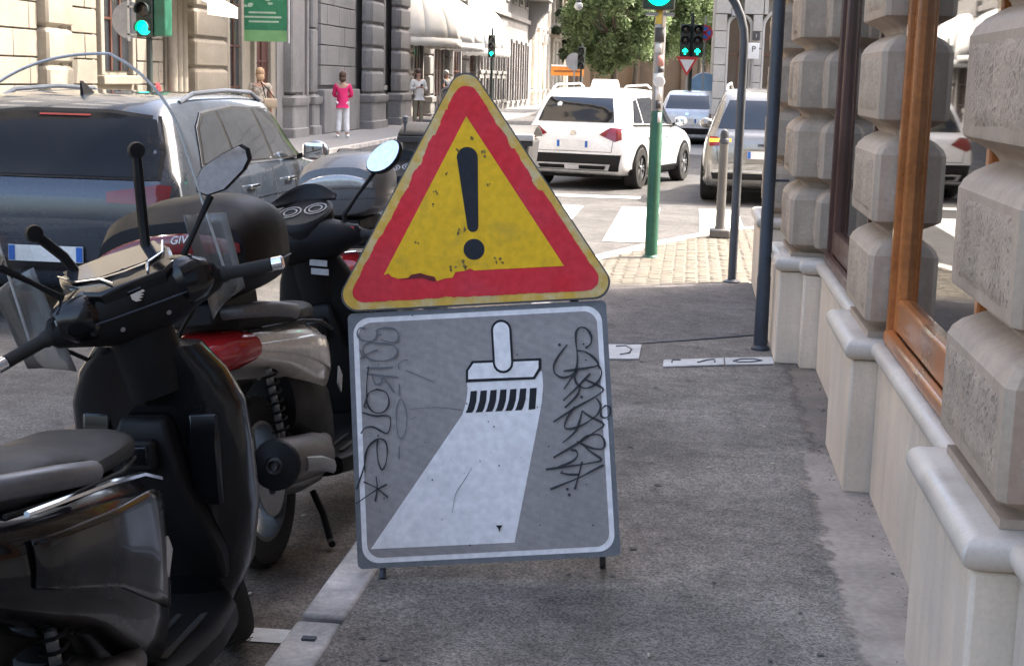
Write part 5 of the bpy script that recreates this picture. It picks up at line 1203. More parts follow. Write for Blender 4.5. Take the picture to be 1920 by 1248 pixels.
        ed.tube(rim, .004, 6); B(ed, 'screen_edge', mat('screen_edge', (.62, .64, .64), .25, coat=.4), True, sc)
        for sd in (1, -1): 
            B(MB().tube([(.33, sd * .085, 1.13), (.345, sd * .11, 1.22), (.335, sd * .16, 1.42 if sd < 0 else 1.30)], .014, 8, flat=1.4), 'screen_strut', M_black, True, sc)
            B(MB().lathe([(.022, -.01), (.024, 0), (.02, .02), (.001, .022)], (.335, sd * .16, 1.42 if sd < 0 else 1.30), (-1, 0, 0), 14, True), 'strut_knob', M_black, True, sc)
            hg = MB(); hg.sheet(lambda a, b: (.335 - .05 * (2 * a - 1) ** 2 - .03 * b, sd * (.19 + .11 * a + .012 * b), .985 + .24 * b - .05 * (1 - b) * (1 - a) - .03 * a * b), 8, 8)
            B(hg, 'hand_guard', M_clear2, True, solid=.003)
    if opt.get('flyscreen'):
        B(MB().sheet(lambda a, b: (.42 - .10 * b - .12 * (2 * a - 1) ** 2, (2 * a - 1) * .16 * (1 - .25 * b), 1.06 + .16 * b * (1 - .3 * (2 * a - 1) ** 2)), 14, 6), 'fly_screen', mat('smoked_screen', (.03, .035, .04), .08, coat=.6), True, solid=.004)
    # headlamp on the front of the bars / apron
    B(MB().loft([rxz(0, 0, 0, .001, .001)] if False else [[(x, hw * se(2 * math.pi * k / 18, 2.4)[0], z + hz * se(2 * math.pi * k / 18, 2.4)[1]) for k in range(18)] for x, hw, z, hz in ((.33, .11, 1.03, .065), (.385, .105, 1.03, .06), (.405, .07, 1.03, .04), (.41, .02, 1.03, .012))]), 'head_lamp', M_lamp, True)
    # top case
    if opt.get('topcase'):
        tw = opt.get('case_w', 1); tc = [(x, hw * tw, a + .06, b + .075) for x, hw, a, b in [(-1.045, .20, .975, 1.11), (-1.025, .245, .94, 1.165), (-.94, .268, .915, 1.215), (-.75, .268, .91, 1.235), (-.62, .245, .915, 1.21), (-.585, .20, .94, 1.16)]]
        tcm = MB().loft([ryz(x, hw, a, b, 3.0, 36) for x, hw, a, b in tc]); bvt = BVHTree.FromPolygons([tuple(p) for p in tcm.v], tcm.f)
        o = B(tcm, 'top_case', pal.get('case') or mat('case_plastic', (.008, .007, .0075), .5, var=.2, scale=5, spec=.16))
        B(MB().loft([ryz(x, hw + .003, 1.075, 1.081, 3.0, 36) for x, hw, a, b in tc]), 'lid_seam', M_iron, False, o)
        def onc(y, z, off=.004):
            h_, n_, i_, d_ = bvt.ray_cast(Vector((-2, y, z)), Vector((1, 0, 0)))
            return (h_ or Vector((-.9, y, z))) - Vector((off, 0, 0))
        band = [[onc(lerp(-.235, .235, a / 24) * tw, lerp(1.135 - .008 * abs(a / 12 - 1) ** 2, 1.205 - .05 * abs(a / 12 - 1) ** 2.2, b / 4), .005) for a in range(25)] for b in range(5)]
        B(MB().loft(band, close=False), 'case_reflector', pal.get('reflector', M_red), False, o, solid=.006)
        tq = onc(-.05, 1.185); text_mesh(opt.get('case_text', 'GIVI'), .036, 'lettering', M_swhite, o, Matrix.Translation(tq + Vector((-.006, 0, 0))) @ Matrix.Rotation(R(-90), 4, 'Z') @ Matrix.Rotation(R(66), 4, 'X'), .2) if opt.get('case_text', 1) else None
        B(MB().box(-1.0, -.60, -.10, .10, .90, .972), 'case_rack', M_black, bevel=.01)
    return t
M_seat = mat('seat_vinyl', (.016, .0155, .0155), .6, var=.12, scale=6, bump=.2, bscale=250)
M_cream = mat('pearl_white_paint', (.84, .77, .68), .25, coat=.8, var=.06)
M_railg = mat('grab_rail_grey', (.16, .16, .165), .45, .4)
M_silverp = mat('silver_scooter_paint', (.33, .33, .33), .25, .5, coat=.8, var=.06)
M_muf = mat('burnt_steel', (.13, .115, .11), .5, .6, var=.3, scale=9, bump=.15)
pal1 = dict(body=M_gloss, tail=M_gloss, seat=M_seat, rail=M_railg, cover=M_black, muffler=M_muf)
scooter('black scooter with clear windscreen and chrome-trimmed dash, nearest the camera', (-1.355, 3.37, ZR), 90, 3, 37, pal1,
        dict(tail_dz=.075, bar_dz=.05, screen=1, dash='chrome', mirror=(.20, .325, 1.302), mirror_in=.75, mirror_up=.1))
pal2 = dict(body=M_black, tail=M_cream, seat=M_seat, rail=M_railg, cover=M_black, muffler=M_muf, rim=M_steel)
scooter('white-tailed scooter with black top case and red tail lamp, just behind the warning sign', (-1.37, 5.42, ZR), 86, 8, 6, pal2,
        dict(topcase=1, tail_dz=.08, dash='pod', slim=1, upswept=1, stand_up=0, one_mirror=1, mirror=(.25, .36, 1.335), mirror_shape='oval', mirror_in=.25, mirror_up=.45, mirror_tilt=28))
pal3 = dict(body=M_silverp, tail=M_silverp, seat=mat('grey_seat', (.12, .12, .125), .6), rail=M_black, cover=M_black, muffler=M_muf, case=mat('grey_case', (.10, .10, .105), .35, coat=.3), reflector=M_silverp)
scooter('silver scooter with grey top case, farthest of the parked scooters', (-1.60, 8.30, ZR), 86, 5, 10, pal3,
        dict(dash='pod', topcase=1, case_w=.84, case_text='', seat_z=.05, mirror=(.22, .27, 1.28), one_mirror=0))
# ------------------------------------------------------------------ portable roadworks sign
SP0 = Vector((-.5913, 4.5648, .06)); yw, tl_, rl_ = .0965, .2732, .083
_X = Vector((math.cos(yw), math.sin(yw), 0)); _N = Vector((-math.sin(yw), math.cos(yw), 0)); _Y = Vector((0, 0, 1)) * math.cos(tl_) + _N * math.sin(tl_)
SX = _X * math.cos(rl_) + _Y * math.sin(rl_); SY = _Y * math.cos(rl_) - _X * math.sin(rl_); SN = SX.cross(SY)     # SN points to the viewer
PW, PH = .8627, .8432
def s2(px, py):
    r = ray(px, py); tt = (SP0 - CAMP).dot(SN) / r.dot(SN); q = CAMP + r * tt - SP0; return (q.dot(SX), q.dot(SY))
sg = thing('roadworks_sign', 'portable roadworks sign, worn yellow-red warning triangle above a graffitied grey brush panel', 'sign')
def wear(name, c, c2, sc=6, lo=.5, hi=.62, rough=.5, dots=False):
    m = bpy.data.materials.new(name); m.use_nodes = True; n = m.node_tree.nodes; l = m.node_tree.links; b = n['Principled BSDF']; b.inputs['Roughness'].default_value = rough; b.inputs['Specular IOR Level'].default_value = .2
    geo = n.new('ShaderNodeNewGeometry'); nz = n.new('ShaderNodeTexNoise'); nz.inputs['Scale'].default_value = sc; nz.inputs['Detail'].default_value = 7; nz.inputs['Roughness'].default_value = .65; l.new(geo.outputs['Position'], nz.inputs['Vector'])
    mr = n.new('ShaderNodeMapRange'); mr.inputs[1].default_value = lo; mr.inputs[2].default_value = hi; l.new(nz.outputs['Fac'], mr.inputs[0])
    mx = n.new('ShaderNodeMix'); mx.data_type = 'RGBA'; mx.inputs['A'].default_value = (*c, 1); mx.inputs['B'].default_value = (*c2, 1); l.new(mr.outputs[0], mx.inputs['Factor'])
    n2 = n.new('ShaderNodeTexNoise'); n2.inputs['Scale'].default_value = 40; n2.inputs['Detail'].default_value = 4; l.new(geo.outputs['Position'], n2.inputs['Vector'])
    m2 = n.new('ShaderNodeMapRange'); m2.inputs[1].default_value = .3; m2.inputs[2].default_value = .7; m2.inputs[3].default_value = .9; m2.inputs[4].default_value = 1.1; l.new(n2.outputs['Fac'], m2.inputs[0])
    src = m2.outputs[0]
    if dots:
        vo = n.new('ShaderNodeTexVoronoi'); vo.inputs['Scale'].default_value = 130; vo.inputs['Randomness'].default_value = .15; l.new(geo.outputs['Position'], vo.inputs['Vector'])
        m3_ = n.new('ShaderNodeMapRange'); m3_.inputs[1].default_value = .2; m3_.inputs[2].default_value = .6; m3_.inputs[3].default_value = .93; m3_.inputs[4].default_value = 1.06; l.new(vo.outputs['Distance'], m3_.inputs[0])
        mm = n.new('ShaderNodeMath'); mm.operation = 'MULTIPLY'; l.new(src, mm.inputs[0]); l.new(m3_.outputs[0], mm.inputs[1]); src = mm.outputs[0]
    sc_ = n.new('ShaderNodeVectorMath'); sc_.operation = 'SCALE'; l.new(mx.outputs['Result'], sc_.inputs[0]); l.new(src, sc_.inputs['Scale']); l.new(sc_.outputs[0], b.inputs['Base Color']); return m
W_yel = wear('worn_yellow', (.82, .48, .015), (.62, .38, .03), 9, .55, .72)
W_yeledge = wear('worn_yellow_edge', (.68, .42, .07), (.62, .48, .24), 10, .45, .6)
W_red = wear('faded_red', (.70, .025, .033), (.62, .045, .065), 5, .4, .7)
W_grey = wear('panel_grey', (.30, .275, .265), (.35, .32, .305), 4, .35, .65, .45, True)
W_white = wear('panel_white', (.88, .85, .84), (.80, .77, .76), 7, .5, .7, .45)
W_blk = wear('sign_black', (.016, .018, .024), (.022, .023, .028), 10, .4, .6)
W_mark1 = mat('graffiti_ink', (.018, .018, .022), .5); W_mark2 = mat('faded_graffiti', (.13, .13, .138), .6); W_mark3 = mat('scratch', (.12, .12, .125), .7)
def S3(p, d): return SP0 + SX * p[0] + SY * p[1] + SN * d
def flat(poly, d, name, m, par=None, th=.0008):
    mb = MB().prism(poly, SP0 + SN * d, SX, SY, th); return mb.build(name, m, par or sg, smooth=0)
def frame(outer, inner, d, name, m, par=None, th=.0008):
    mb = MB(); n = len(outer); a = [S3(p, d + th) for p in outer]; b = [S3(p, d + th) for p in inner]
    mb.add(a + b, [(i, (i + 1) % n, n + (i + 1) % n, n + i) for i in range(n)])
    return mb.build(name, m, par or sg, smooth=0)
cxp, cyp = 0, PH / 2
panel = flat(rrect(PW, PH, .018, 4, 0, cyp), -.018, 'panel', mat('panel_edge', (.16, .165, .175), .5, .4, var=.2, scale=12), th=.018)
flat(rrect(PW - .034, PH - .034, .055, 8, 0, cyp), .0006, 'white_border', W_white, panel)
flat(rrect(PW - .068, PH - .068, .045, 8, 0, cyp), .0016, 'grey_field', W_grey, panel)
# white brushed lane (traced from the photograph into the panel plane)
z7 = lambda u, v: s2(620 + u * 560 / 1226, 540 + v * 570 / 1248)
lane = [z7(560, 383), z7(868, 340), z7(872, 400), z7(868, 460), z7(850, 560), z7(755, 1043), z7(165, 1070), z7(540, 520), z7(556, 470), z7(562, 420)]
flat(lane, .0026, 'white_lane', W_white, panel)
for k in range(7):
    x = 571 + k * 40.5; y = 423 - k * 2.0
    q = [(x + 4, y), (x + 30, y - 2), (x + 27, y + 42), (x + 18, y + 74), (x + 11, y + 87), (x - 17, y + 89), (x - 10, y + 74), (x - 1, y + 42)]
    if k == 6: q = [(x + 4, y), (x + 32, y - 2), (x + 26, y + 85), (x - 2, y + 88)]
    flat([z7(*p) for p in q][::-1], .0036, 'bristle_mark', W_blk, panel)
bo = [(555, 387), (555, 338), (580, 299), (865, 287), (865, 330), (838, 374)]; bi = [(565, 374), (565, 340), (586, 309), (853, 298), (853, 328), (832, 364)]
flat([z7(*p) for p in bo][::-1], .0046, 'brush_head_outline', W_blk, panel); flat([z7(*p) for p in bi][::-1], .0056, 'brush_head', W_white, panel)
def capsule(x0, y0, x1, y1, w_): 
    d = Vector((x1 - x0, y1 - y0)).normalized(); n = Vector((-d.y, d.x)); out = []
    for i in range(9): a = math.pi * i / 8; p = Vector((x0, y0)) + n * math.cos(a) * w_ - d * math.sin(a) * w_; out.append(z7(p.x, p.y))
    for i in range(9): a = math.pi * i / 8; p = Vector((x1, y1)) - n * math.cos(a) * w_ + d * math.sin(a) * w_; out.append(z7(p.x, p.y))
    return out
flat(capsule(700, 172, 708, 308, 42), .0066, 'brush_handle_outline', W_blk, panel); flat(capsule(700, 173, 708, 307, 33), .0076, 'brush_handle', W_white, panel)
def stroke(pts, w_, m, name, d, conv, par=panel, sub=4):
    p2 = [Vector((*conv(*p), 0)) for p in pts]
    if len(p2) > 2: p2 = [Vector(crom([tuple(q) for q in p2], i / ((len(p2) - 1) * sub))) for i in range((len(p2) - 1) * sub + 1)]
    vs = []; fs = []
    for i, p in enumerate(p2):
        dd = (p2[min(i + 1, len(p2) - 1)] - p2[max(0, i - 1)]); dd = dd.normalized() if dd.length > 1e-7 else Vector((1, 0, 0)); n = Vector((-dd.y, dd.x, 0)) * w_ / 2 * (.95 + .3 * math.sin(i * .55 + pts[0][0]) + random.uniform(-.08, .08))
        e = dd * w_ * .35 * (-1 if i == 0 else 1 if i == len(p2) - 1 else 0)
        vs += [S3(p + n + e, d), S3(p - n + e, d)]
    fs = [(2 * i, 2 * i + 1, 2 * i + 3, 2 * i + 2) for i in range(len(p2) - 1)]
    return MB().add(vs, fs).build(name, m, par, smooth=0)
gR = lambda u, v: s2(960 + u / 3.286, 580 + v / 3.286)
gL = lambda u, v: s2(640 + u / 3.119, 560 + v / 3.119)
right = [[(455, 237), (485, 210), (487, 165), (460, 122), (420, 112), (395, 140), (393, 200), (402, 290), (395, 370), (360, 430), (322, 487)],
         [(405, 255), (450, 262), (500, 295), (530, 335), (510, 352), (400, 370), (322, 380)], [(338, 220), (285, 290), (257, 345), (265, 395), (310, 420), (360, 408), (400, 375)],
         [(530, 345), (550, 380), (540, 430), (500, 470), (450, 485), (405, 465), (385, 420), (400, 385)], [(478, 398), (400, 480), (318, 558)], [(445, 430), (500, 455), (562, 495), (500, 545), (400, 600), (258, 690)],
         [(420, 470), (400, 530), (328, 602)], [(520, 548), (545, 590), (530, 640), (470, 690), (400, 725), (335, 735), (325, 705), (350, 650), (385, 600)], [(432, 540 + 85), (415, 690), (390, 750), (316, 818)],
         [(432, 625), (480, 660), (565, 708), (500, 760), (420, 815), (258, 910)], [(415, 818), (460, 780), (530, 770), (565, 800), (568, 845), (540, 860), (480, 850), (425, 825)], [(425, 825), (490, 880), (550, 925), (480, 945), (350, 965), (212, 984)],
         [(365, 865), (395, 870), (402, 900), (370, 935), (290, 968)], [(430, 940), (410, 1020), (388, 1102)], [(300, 1005), (350, 1015), (410, 1015)], [(560, 958), (480, 1000), (400, 1040), (240, 1105)]]
for st_ in right: stroke(st_, .0065, W_mark1, 'graffiti_stroke', .0086, gR)
stroke([(575, 592), (548, 620), (548, 655), (572, 668), (600, 650), (605, 612), (590, 594), (572, 594)], .006, W_mark1, 'graffiti_stroke', .0092, gR)
for x, y in ((292, 219), (340, 1105), (352, 1140), (428, 540)): flat([(gR(x, y)[0] + .005 * math.cos(a), gR(x, y)[1] + .005 * math.sin(a)) for a in [i * .785 for i in range(8)]], .0084, 'ink_dot', W_mark1, panel)
left1 = [[(140, 175), (110, 172), (95, 200), (110, 235), (160, 250), (200, 235), (212, 200), (205, 185), (250, 172), (310, 178), (335, 210), (330, 245), (300, 258), (235, 240)],
         [(165, 255), (130, 280), (135, 325), (170, 355), (230, 365), (300, 350), (330, 315), (315, 280), (270, 265), (200, 260), (165, 255)], [(210, 300), (160, 320), (115, 350)], [(110, 300), (130, 345)],
         [(150, 405), (250, 405), (300, 400)], [(150, 440), (240, 450), (330, 460)], [(180, 445), (200, 500), (235, 490), (240, 460), (270, 490), (308, 545)]]
left2 = [[(160, 400), (150, 500), (150, 580), (135, 630), (148, 636)], [(210, 530), (165, 550), (150, 600), (180, 655), (230, 668), (270, 640), (280, 590), (260, 545), (210, 530)], [(125, 665), (200, 685), (285, 690), (272, 785), (190, 750), (140, 755), (118, 785)],
         [(215, 820), (210, 880), (220, 960), (240, 998), (262, 960), (270, 880), (255, 830), (215, 818), (170, 850), (140, 920), (140, 1010)], [(215, 820), (160, 870), (135, 980), (92, 1110)], [(135, 1070), (200, 1100), (272, 1158)], [(205, 1040), (212, 1110), (200, 1180)], [(265, 1085), (200, 1120), (90, 1195)]]
for st_ in left1: stroke(st_, .0055, W_mark2, 'graffiti_stroke', .0086, gL)
for st_ in left2: stroke(st_, .0052, W_mark1, 'graffiti_stroke', .0089, gL)
for st_ in ([(340, 500), (340, 565)], [(345, 585), (325, 640), (322, 720), (335, 800), (355, 815), (378, 770), (384, 680), (365, 605), (345, 585)], [(340, 865), (338, 935)], [(340, 410), (335, 385), (360, 362), (390, 360)], [(380, 420), (540, 485)]): stroke(st_, .003, W_mark2, 'graffiti_stroke', .0083, gL)
for st_ in ([(765, 985), (720, 1060), (670, 1140), (650, 1248)], [(400, 645), (560, 635), (700, 650)], [(400, 705), (440, 690)]): stroke(st_, .0018, W_mark3, 'scratch_line', .0083, gL)
zz7 = lambda u, v: z7(u, v)
flat([zz7(678, 972), zz7(706, 972), zz7(696, 985), zz7(693, 1000), zz7(688, 985)][::-1], .0082, 'chip', W_blk, panel)
rr_ = random.Random(3)
for i in range(46):
    u, v = rr_.uniform(110, 1150), rr_.uniform(90, 1120); rr = rr_.uniform(.0012, .004)
    c = z7(u, v)
    flat([(c[0] + rr * rr_.uniform(.4, 1.4) * math.cos(a), c[1] + rr * rr_.uniform(.4, 1.2) * math.sin(a)) for a in [k * .9 for k in range(7)]], .0081, 'paint_chip', W_mark1 if i % 3 else W_mark3, panel, .0004)
# triangle
G = PH + .004; Ts = .9772; Th = Ts * math.sqrt(3) / 2
def tri_round(inset, r, n=7, jag=0, seed=1, sub=1, keep=None):
    rn = random.Random(seed); V = [Vector((0, G + Th)), Vector((-Ts / 2, G)), Vector((Ts / 2, G))]; C = (V[0] + V[1] + V[2]) / 3
    ri = Th / 3; V = [C + (v - C) * (1 - inset / ri) for v in V]; out = []
    for i, v in enumerate(V):
        base = [90, 210, 330][i]; d = (C - v).normalized(); c = v + d * 2 * r
        for k in range(n + 1):
            a = R(base - 60 + 120 * k / n); out.append(c + Vector((math.cos(a), math.sin(a))) * r)
    if sub > 1:
        o2 = []
        for i, p in enumerate(out):
            q = out[(i + 1) % len(out)]; m_ = max(1, int((q - p).length / .007))
            for k in range(m_): o2.append(p.lerp(q, k / m_))
        res = []; v = 0; hold = 0
        for p in o2:
            if hold <= 0: tgt = abs(rn.gauss(0, 1)) * jag * keep(p) * (2.2 if rn.random() < .18 else .7); hold = rn.randint(1, 7)
            hold -= 1; v = v * .35 + tgt * .65 + abs(rn.gauss(0, .0012)); res.append(p + (C - p).normalized() * v)
        out = res
    return [(p.x, p.y) for p in out]
tri_base = MB(); 
tp = flat(tri_round(.0, .055, 10), .002, 'triangle_plate', mat('sign_metal', (.09, .085, .08), .5, .5), th=.014)
flat(tri_round(.005, .052, 10), .0165, 'yellow_edge', W_yeledge, tp)
def keep(p):
    left = p.x < -.02 + (p.y - G) * 0; hgt = (p.y - G) / Th
    if p.y < G + .07: return .25
    return 1.5 if left and .3 < hgt < .75 else (1.0 if hgt > .75 else .8)
flat(tri_round(.027, .040, 6, .006, 5, 2, keep), .0178, 'red_border', W_red, tp)
zt3 = lambda u, v: s2(620 + u * 540 / 1404, 120 + v * 480 / 1248)
yel = [(662, 262), (1137, 988), (700, 1010)] + [(680, 1000), (655, 1012), (610, 1018), (596, 1045), (560, 1048), (520, 1062), (508, 1040), (470, 1032), (440, 1022), (395, 1030), (380, 1045), (330, 1050), (300, 1040), (285, 1025), (262, 1032)]
flat([zt3(*p) for p in yel][::-1], .0190, 'yellow_field', W_yel, tp)
flat([zt3(*p) for p in [(400, 1030), (440, 1024), (470, 1034), (508, 1042), (515, 1060), (500, 1064), (450, 1046), (395, 1050), (340, 1056), (380, 1046)]][::-1], .0193, 'torn_edge', mat('torn_dark_red', (.14, .012, .012), .7), tp)
ex = []
for i in range(11): a = math.pi + math.pi * i / 10; ex.append((667 + 51 * math.cos(a), 462 + 51 * math.sin(a)))
for i in range(9): a = math.pi * i / 8; ex.append((694 + 27 * math.cos(a), 797 + 27 * math.sin(a)))
flat([zt3(*p) for p in ex][::-1], .0202, 'exclamation_bar', W_blk, tp)
flat([zt3(700 + 51 * math.cos(a), 908 + 51 * math.sin(a)) for a in [-i * 2 * math.pi / 28 for i in range(28)]], .0202, 'exclamation_dot', W_blk, tp)
ru = mat('rust_stain', (.16, .105, .03), .8); rr_ = random.Random(9)
for (u, v, r_, k) in ((640, 815, .014, 9), (660, 985, .013, 10), (800, 960, .010, 9), (515, 640, .008, 7), (505, 700, .006, 6), (745, 450, .010, 8), (615, 430, .009, 8), (770, 590, .007, 7), (420, 880, .006, 6), (600, 1005, .009, 8), (565, 540, .006, 7), (840, 975, .006, 6), (690, 360, .009, 8)):
    c = zt3(u, v)
    for j in range(3):
        cx_, cy_ = c[0] + rr_.gauss(0, r_ * .6), c[1] + rr_.gauss(0, r_ * .7)
        flat([(cx_ + r_ * .55 * rr_.uniform(.3, 1.2) * math.cos(a), cy_ + r_ * .7 * rr_.uniform(.3, 1.3) * math.sin(a)) for a in [q * 2 * math.pi / k for q in range(k)]], .0206, 'rust_spot', ru if j else mat('dirty_stain', (.26, .19, .045), .8), tp, .0004)
# legs and back frame
for px, py in ((717, 1085), (1130, 1062)):
    a = onz(px, py, 0.0); b2 = s2(px, py - 30)
    top = S3((b2[0], .25), -.03); MB().tube([a, S3((b2[0], .02), -.03), top], .011, 8).build('foot', M_iron, sg)
for x in (-.33, .33):
    MB().tube([S3((x, .02), -.035), S3((x, PH), -.035), S3((x * .5, PH + .36), -.035)], .014, 8).build('frame_upright', M_iron, sg)
    bk = S3((x, .55), -.05); ft = Vector((bk.x + _N.x * .55, bk.y + _N.y * .55, .012)); MB().tube([bk, ft], .012, 8).build('back_strut', M_iron, sg)
MB().tube([S3((-.33, .25), -.035), S3((.33, .25), -.035)], .012, 8).build('frame_rail', M_iron, sg)
# ------------------------------------------------------------------ people
def skin(name, J, E, m, parent, lv=2):
    names = list(J); me = bpy.data.meshes.new(name); me.from_pydata([J[n][0] for n in names], [(names.index(a), names.index(b)) for a, b in E], [])
    o = bpy.data.objects.new(name, me); col.objects.link(o); o.parent = parent; me.materials.append(m)
    k = o.modifiers.new('skin', 'SKIN'); k.use_smooth_shade = True; k.branch_smoothing = .6
    sv = me.skin_vertices[0].data
    for i, n in enumerate(names):
        r = J[n][1]; sv[i].radius = r if isinstance(r, tuple) else (r, r); sv[i].use_root = (i == 0)
    k = o.modifiers.new('sub', 'SUBSURF'); k.levels = lv; k.render_levels = lv
    return o
M_skin = mat('skin', (.42, .25, .18), .55, var=.08)
def person(label, loc, rz, top, legs, hair, hairlen=0, h=1.70, arms='down', sleeves=False, shoe=None, phone=False, wide=1.0):
    t = thing('person', label, 'person', loc, (0, 0, rz), 'people on the left pavement'); k = h / 1.72; shoe = shoe or M_swhite
    def P(x, y, z): return (x * k, y * k, z * k)
    J = dict(pel=(P(0, 0, .96), .12 * k), sp=(P(0, .01, 1.12), .115 * k), ch=(P(0, 0, 1.32), (.15 * k, .11 * k)), nk=(P(0, .0, 1.47), .055 * k), hd=(P(0, .02, 1.56), .075 * k), hd2=(P(0, .015, 1.64), .088 * k))
    E = [('pel', 'sp'), ('sp', 'ch'), ('ch', 'nk'), ('nk', 'hd'), ('hd', 'hd2')]
    for s, n in ((-1, 'l'), (1, 'r')):
        if arms == 'fold': el, wr, hn = P(s * .24, .06, 1.12), P(s * .12, .24, 1.08), P(s * .03, .27, 1.10)
        elif arms == 'phone': el, wr, hn = P(s * .25, .03, 1.12), P(s * .10, .25, 1.17), P(s * .04, .29, 1.20)
        else: el, wr, hn = P(s * .245, -.02, 1.14), P(s * .25, .04, .90), P(s * .245, .06, .82)
        J.update({n + 'sh': (P(s * .175, 0, 1.40), .058 * k), n + 'el': (el, .042 * k), n + 'wr': (wr, .030 * k), n + 'ha': (hn, (.035 * k, .02 * k)),
                  n + 'hp': (P(s * .09, 0, .88), .088 * k), n + 'kn': (P(s * .10, .02, .48), .058 * k), n + 'an': (P(s * .105 * wide, 0, .09), .042 * k), n + 'to': (P(s * .12 * wide, .15, .035), (.04 * k, .03 * k))})
        E += [('ch', n + 'sh'), (n + 'sh', n + 'el'), (n + 'el', n + 'wr'), (n + 'wr', n + 'ha'), ('pel', n + 'hp'), (n + 'hp', n + 'kn'), (n + 'kn', n + 'an'), (n + 'an', n + 'to')]
        # fingers
        for q in range(4):
            a = Vector(hn); J[n + 'f%d' % q] = (tuple(a + Vector(((q - 1.5) * .014, .02, -.05 - .006 * (q in (1, 2))) if arms == 'down' else (-s * .05, .02, (q - 1.5) * .015)) * k), .009 * k); E.append((n + 'ha', n + 'f%d' % q))
        J[n + 'th'] = (tuple(Vector(hn) + Vector((-s * .03, .03, -.01)) * k), .010 * k); E.append((n + 'ha', n + 'th'))
    skin('body', J, E, M_skin, t)
    g = 1.14
    T = {a: (J[a][0], tuple(v * 1.42 for v in (J[a][1] if isinstance(J[a][1], tuple) else (J[a][1],) * 2))) for a in ('pel', 'sp', 'ch', 'lsh', 'rsh')}
    Et = [('pel', 'sp'), ('sp', 'ch'), ('ch', 'lsh'), ('ch', 'rsh')]
    T = {a: T[a] for a in ('pel', 'sp', 'ch', 'lsh', 'rsh')}
    for n in 'lr':
        e = Vector(J[n + 'el'][0]); s0 = Vector(J[n + 'sh'][0]); T[n + 'e'] = (tuple(e if sleeves else s0.lerp(e, .6)), .058 * k); Et.append((n + 'sh', n + 'e'))
        if sleeves: T[n + 'w'] = (tuple(e.lerp(Vector(J[n + 'wr'][0]), .85)), .045 * k); Et.append((n + 'e', n + 'w'))
    T['hem'] = (P(0, 0, .86), (.17 * k, .15 * k)); Et.append(('pel', 'hem'))
    skin('top', T, Et, top, t)
    Lg = dict(pel=(P(0, 0, .97), .135 * k)); El = []
    for n, s in (('l', -1), ('r', 1)):
        Lg[n + 'h'] = (J[n + 'hp'][0], .105 * k); Lg[n + 'k'] = (J[n + 'kn'][0], .078 * k * wide); Lg[n + 'a'] = (P(s * .105 * wide, 0, .13), .068 * k * wide); El += [('pel', n + 'h'), (n + 'h', n + 'k'), (n + 'k', n + 'a')]
    skin('trousers', Lg, El, legs, t)
    for n in 'lr':
        a = Vector(J[n + 'to'][0]); MB().ball((a.x, a.y - .07 * k, .05 * k), (.055 * k, .14 * k, .055 * k), 12, 8).build('shoe', shoe, t)
    hm = MB(); hm.ball(P(0, -.006, 1.665), (.098 * k, .112 * k, .105 * k), 16, 10)
    if hairlen: hm.ball(P(0, -.06, 1.55), (.095 * k, .06 * k, .13 * k * hairlen), 14, 8)
    ho = hm.build('hair', hair, t)
    MB().ball(P(0, .108, 1.60), (.014 * k, .02 * k, .022 * k), 8, 6).build('nose', M_skin, t)
    for s in (-1, 1): MB().ball(P(s * .034, .098, 1.635), (.014 * k, .008 * k, .009 * k), 8, 6).build('eye', M_black, t); MB().ball(P(s * .092, .02, 1.61), (.014 * k, .022 * k, .032 * k), 8, 6).build('ear', M_skin, t)
    MB().ball(P(0, .098, 1.555), (.026 * k, .008 * k, .008 * k), 8, 5).build('mouth', mat('lips', (.3, .12, .1), .5), t)
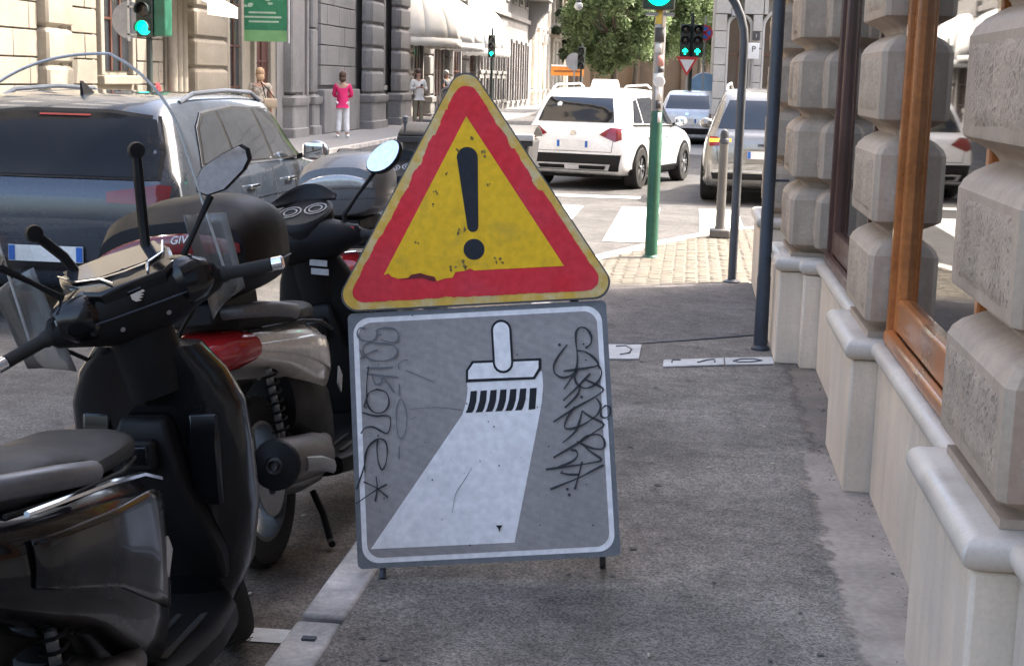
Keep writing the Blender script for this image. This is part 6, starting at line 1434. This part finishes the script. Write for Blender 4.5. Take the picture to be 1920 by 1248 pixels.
    if phone:
        o = MB().obox(Vector(P(0, .31, 1.22)), Vector((.035, 0, 0)), Vector((0, .03, .06)), Vector((0, .004, -.002))).build('mobile_phone', M_black); o.parent = None
        o.matrix_world = Matrix.Translation(Vector(loc)) @ Matrix.Rotation(rz, 4, 'Z'); tag(o, 'dark mobile phone held by the person in the white shirt', 'phone')
    return t
cl = lambda n, c, **k: mat(n, c, .8, var=.12, scale=9, bump=.2, **k)
hb, hg_, hbl = cl('brown_hair', (.08, .045, .03)), cl('grey_hair', (.45, .44, .43)), cl('fair_hair', (.33, .22, .13))
q = onz(642, 258, 0)
person('person in bright pink shirt and white trousers standing by the grey columns', (q.x, q.y, 0), R(10), cl('pink_cloth', (.62, .02, .13)), cl('white_cloth', (.66, .66, .67)), hb, .6, 1.66, 'fold', True, wide=1.15)
q = onz(783, 236, .12)
person('person in white shirt and khaki trousers looking down at a phone under the awnings', (q.x, q.y, .12), R(-150), cl('ivory_cloth', (.62, .60, .56)), cl('khaki_cloth', (.20, .175, .12)), hb, .4, 1.70, 'phone', True, phone=True)
q = ony(836, 200, 55.5)
person('grey-haired person in a dark sleeveless top partly behind the warning triangle', (q.x, 55.5, .12), R(-120), cl('slate_cloth', (.12, .12, .13)), cl('grey_cloth', (.3, .29, .28)), hg_, 0, 1.72, 'fold')
q = ony(488, 200, 31.0)
p_ = person('person in a patterned sleeveless top with a shoulder bag, right of the dark blue car', (q.x, 31.0, 0), R(20), mat('patterned_cloth', (.34, .30, .25), .8, var=.7, scale=14, fine=40, fvar=.4), cl('beige_cloth', (.45, .36, .28)), hbl, .7, 1.68)
bag = thing('shoulder_bag', 'light shoulder bag worn by the person in the patterned top', 'bag', (q.x + .24, 30.95, .86), (0, 0, R(20)))
MB().loft([ryz(x, .05, z0, .22, 3, 14) for x, z0 in ((-.13, .02), (-.1, 0), (.1, 0), (.13, .02))]).build('pouch', cl('tan_leather', (.35, .28, .2)), bag); MB().tube([(-.1, 0, .2), (-.15, -.03, .42), (-.2, .0, .55), (-.05, .05, .42), (.1, 0, .2)], .012, 6).build('strap', M_black, bag)
q = ony(291, 170, 27.5)
person('person in a red top mostly hidden behind the roof of the dark blue car', (q.x, 27.5, 0), R(-60), cl('red_cloth', (.5, .06, .07)), cl('navy_cloth', (.04, .05, .09)), hb, .5, 1.66)
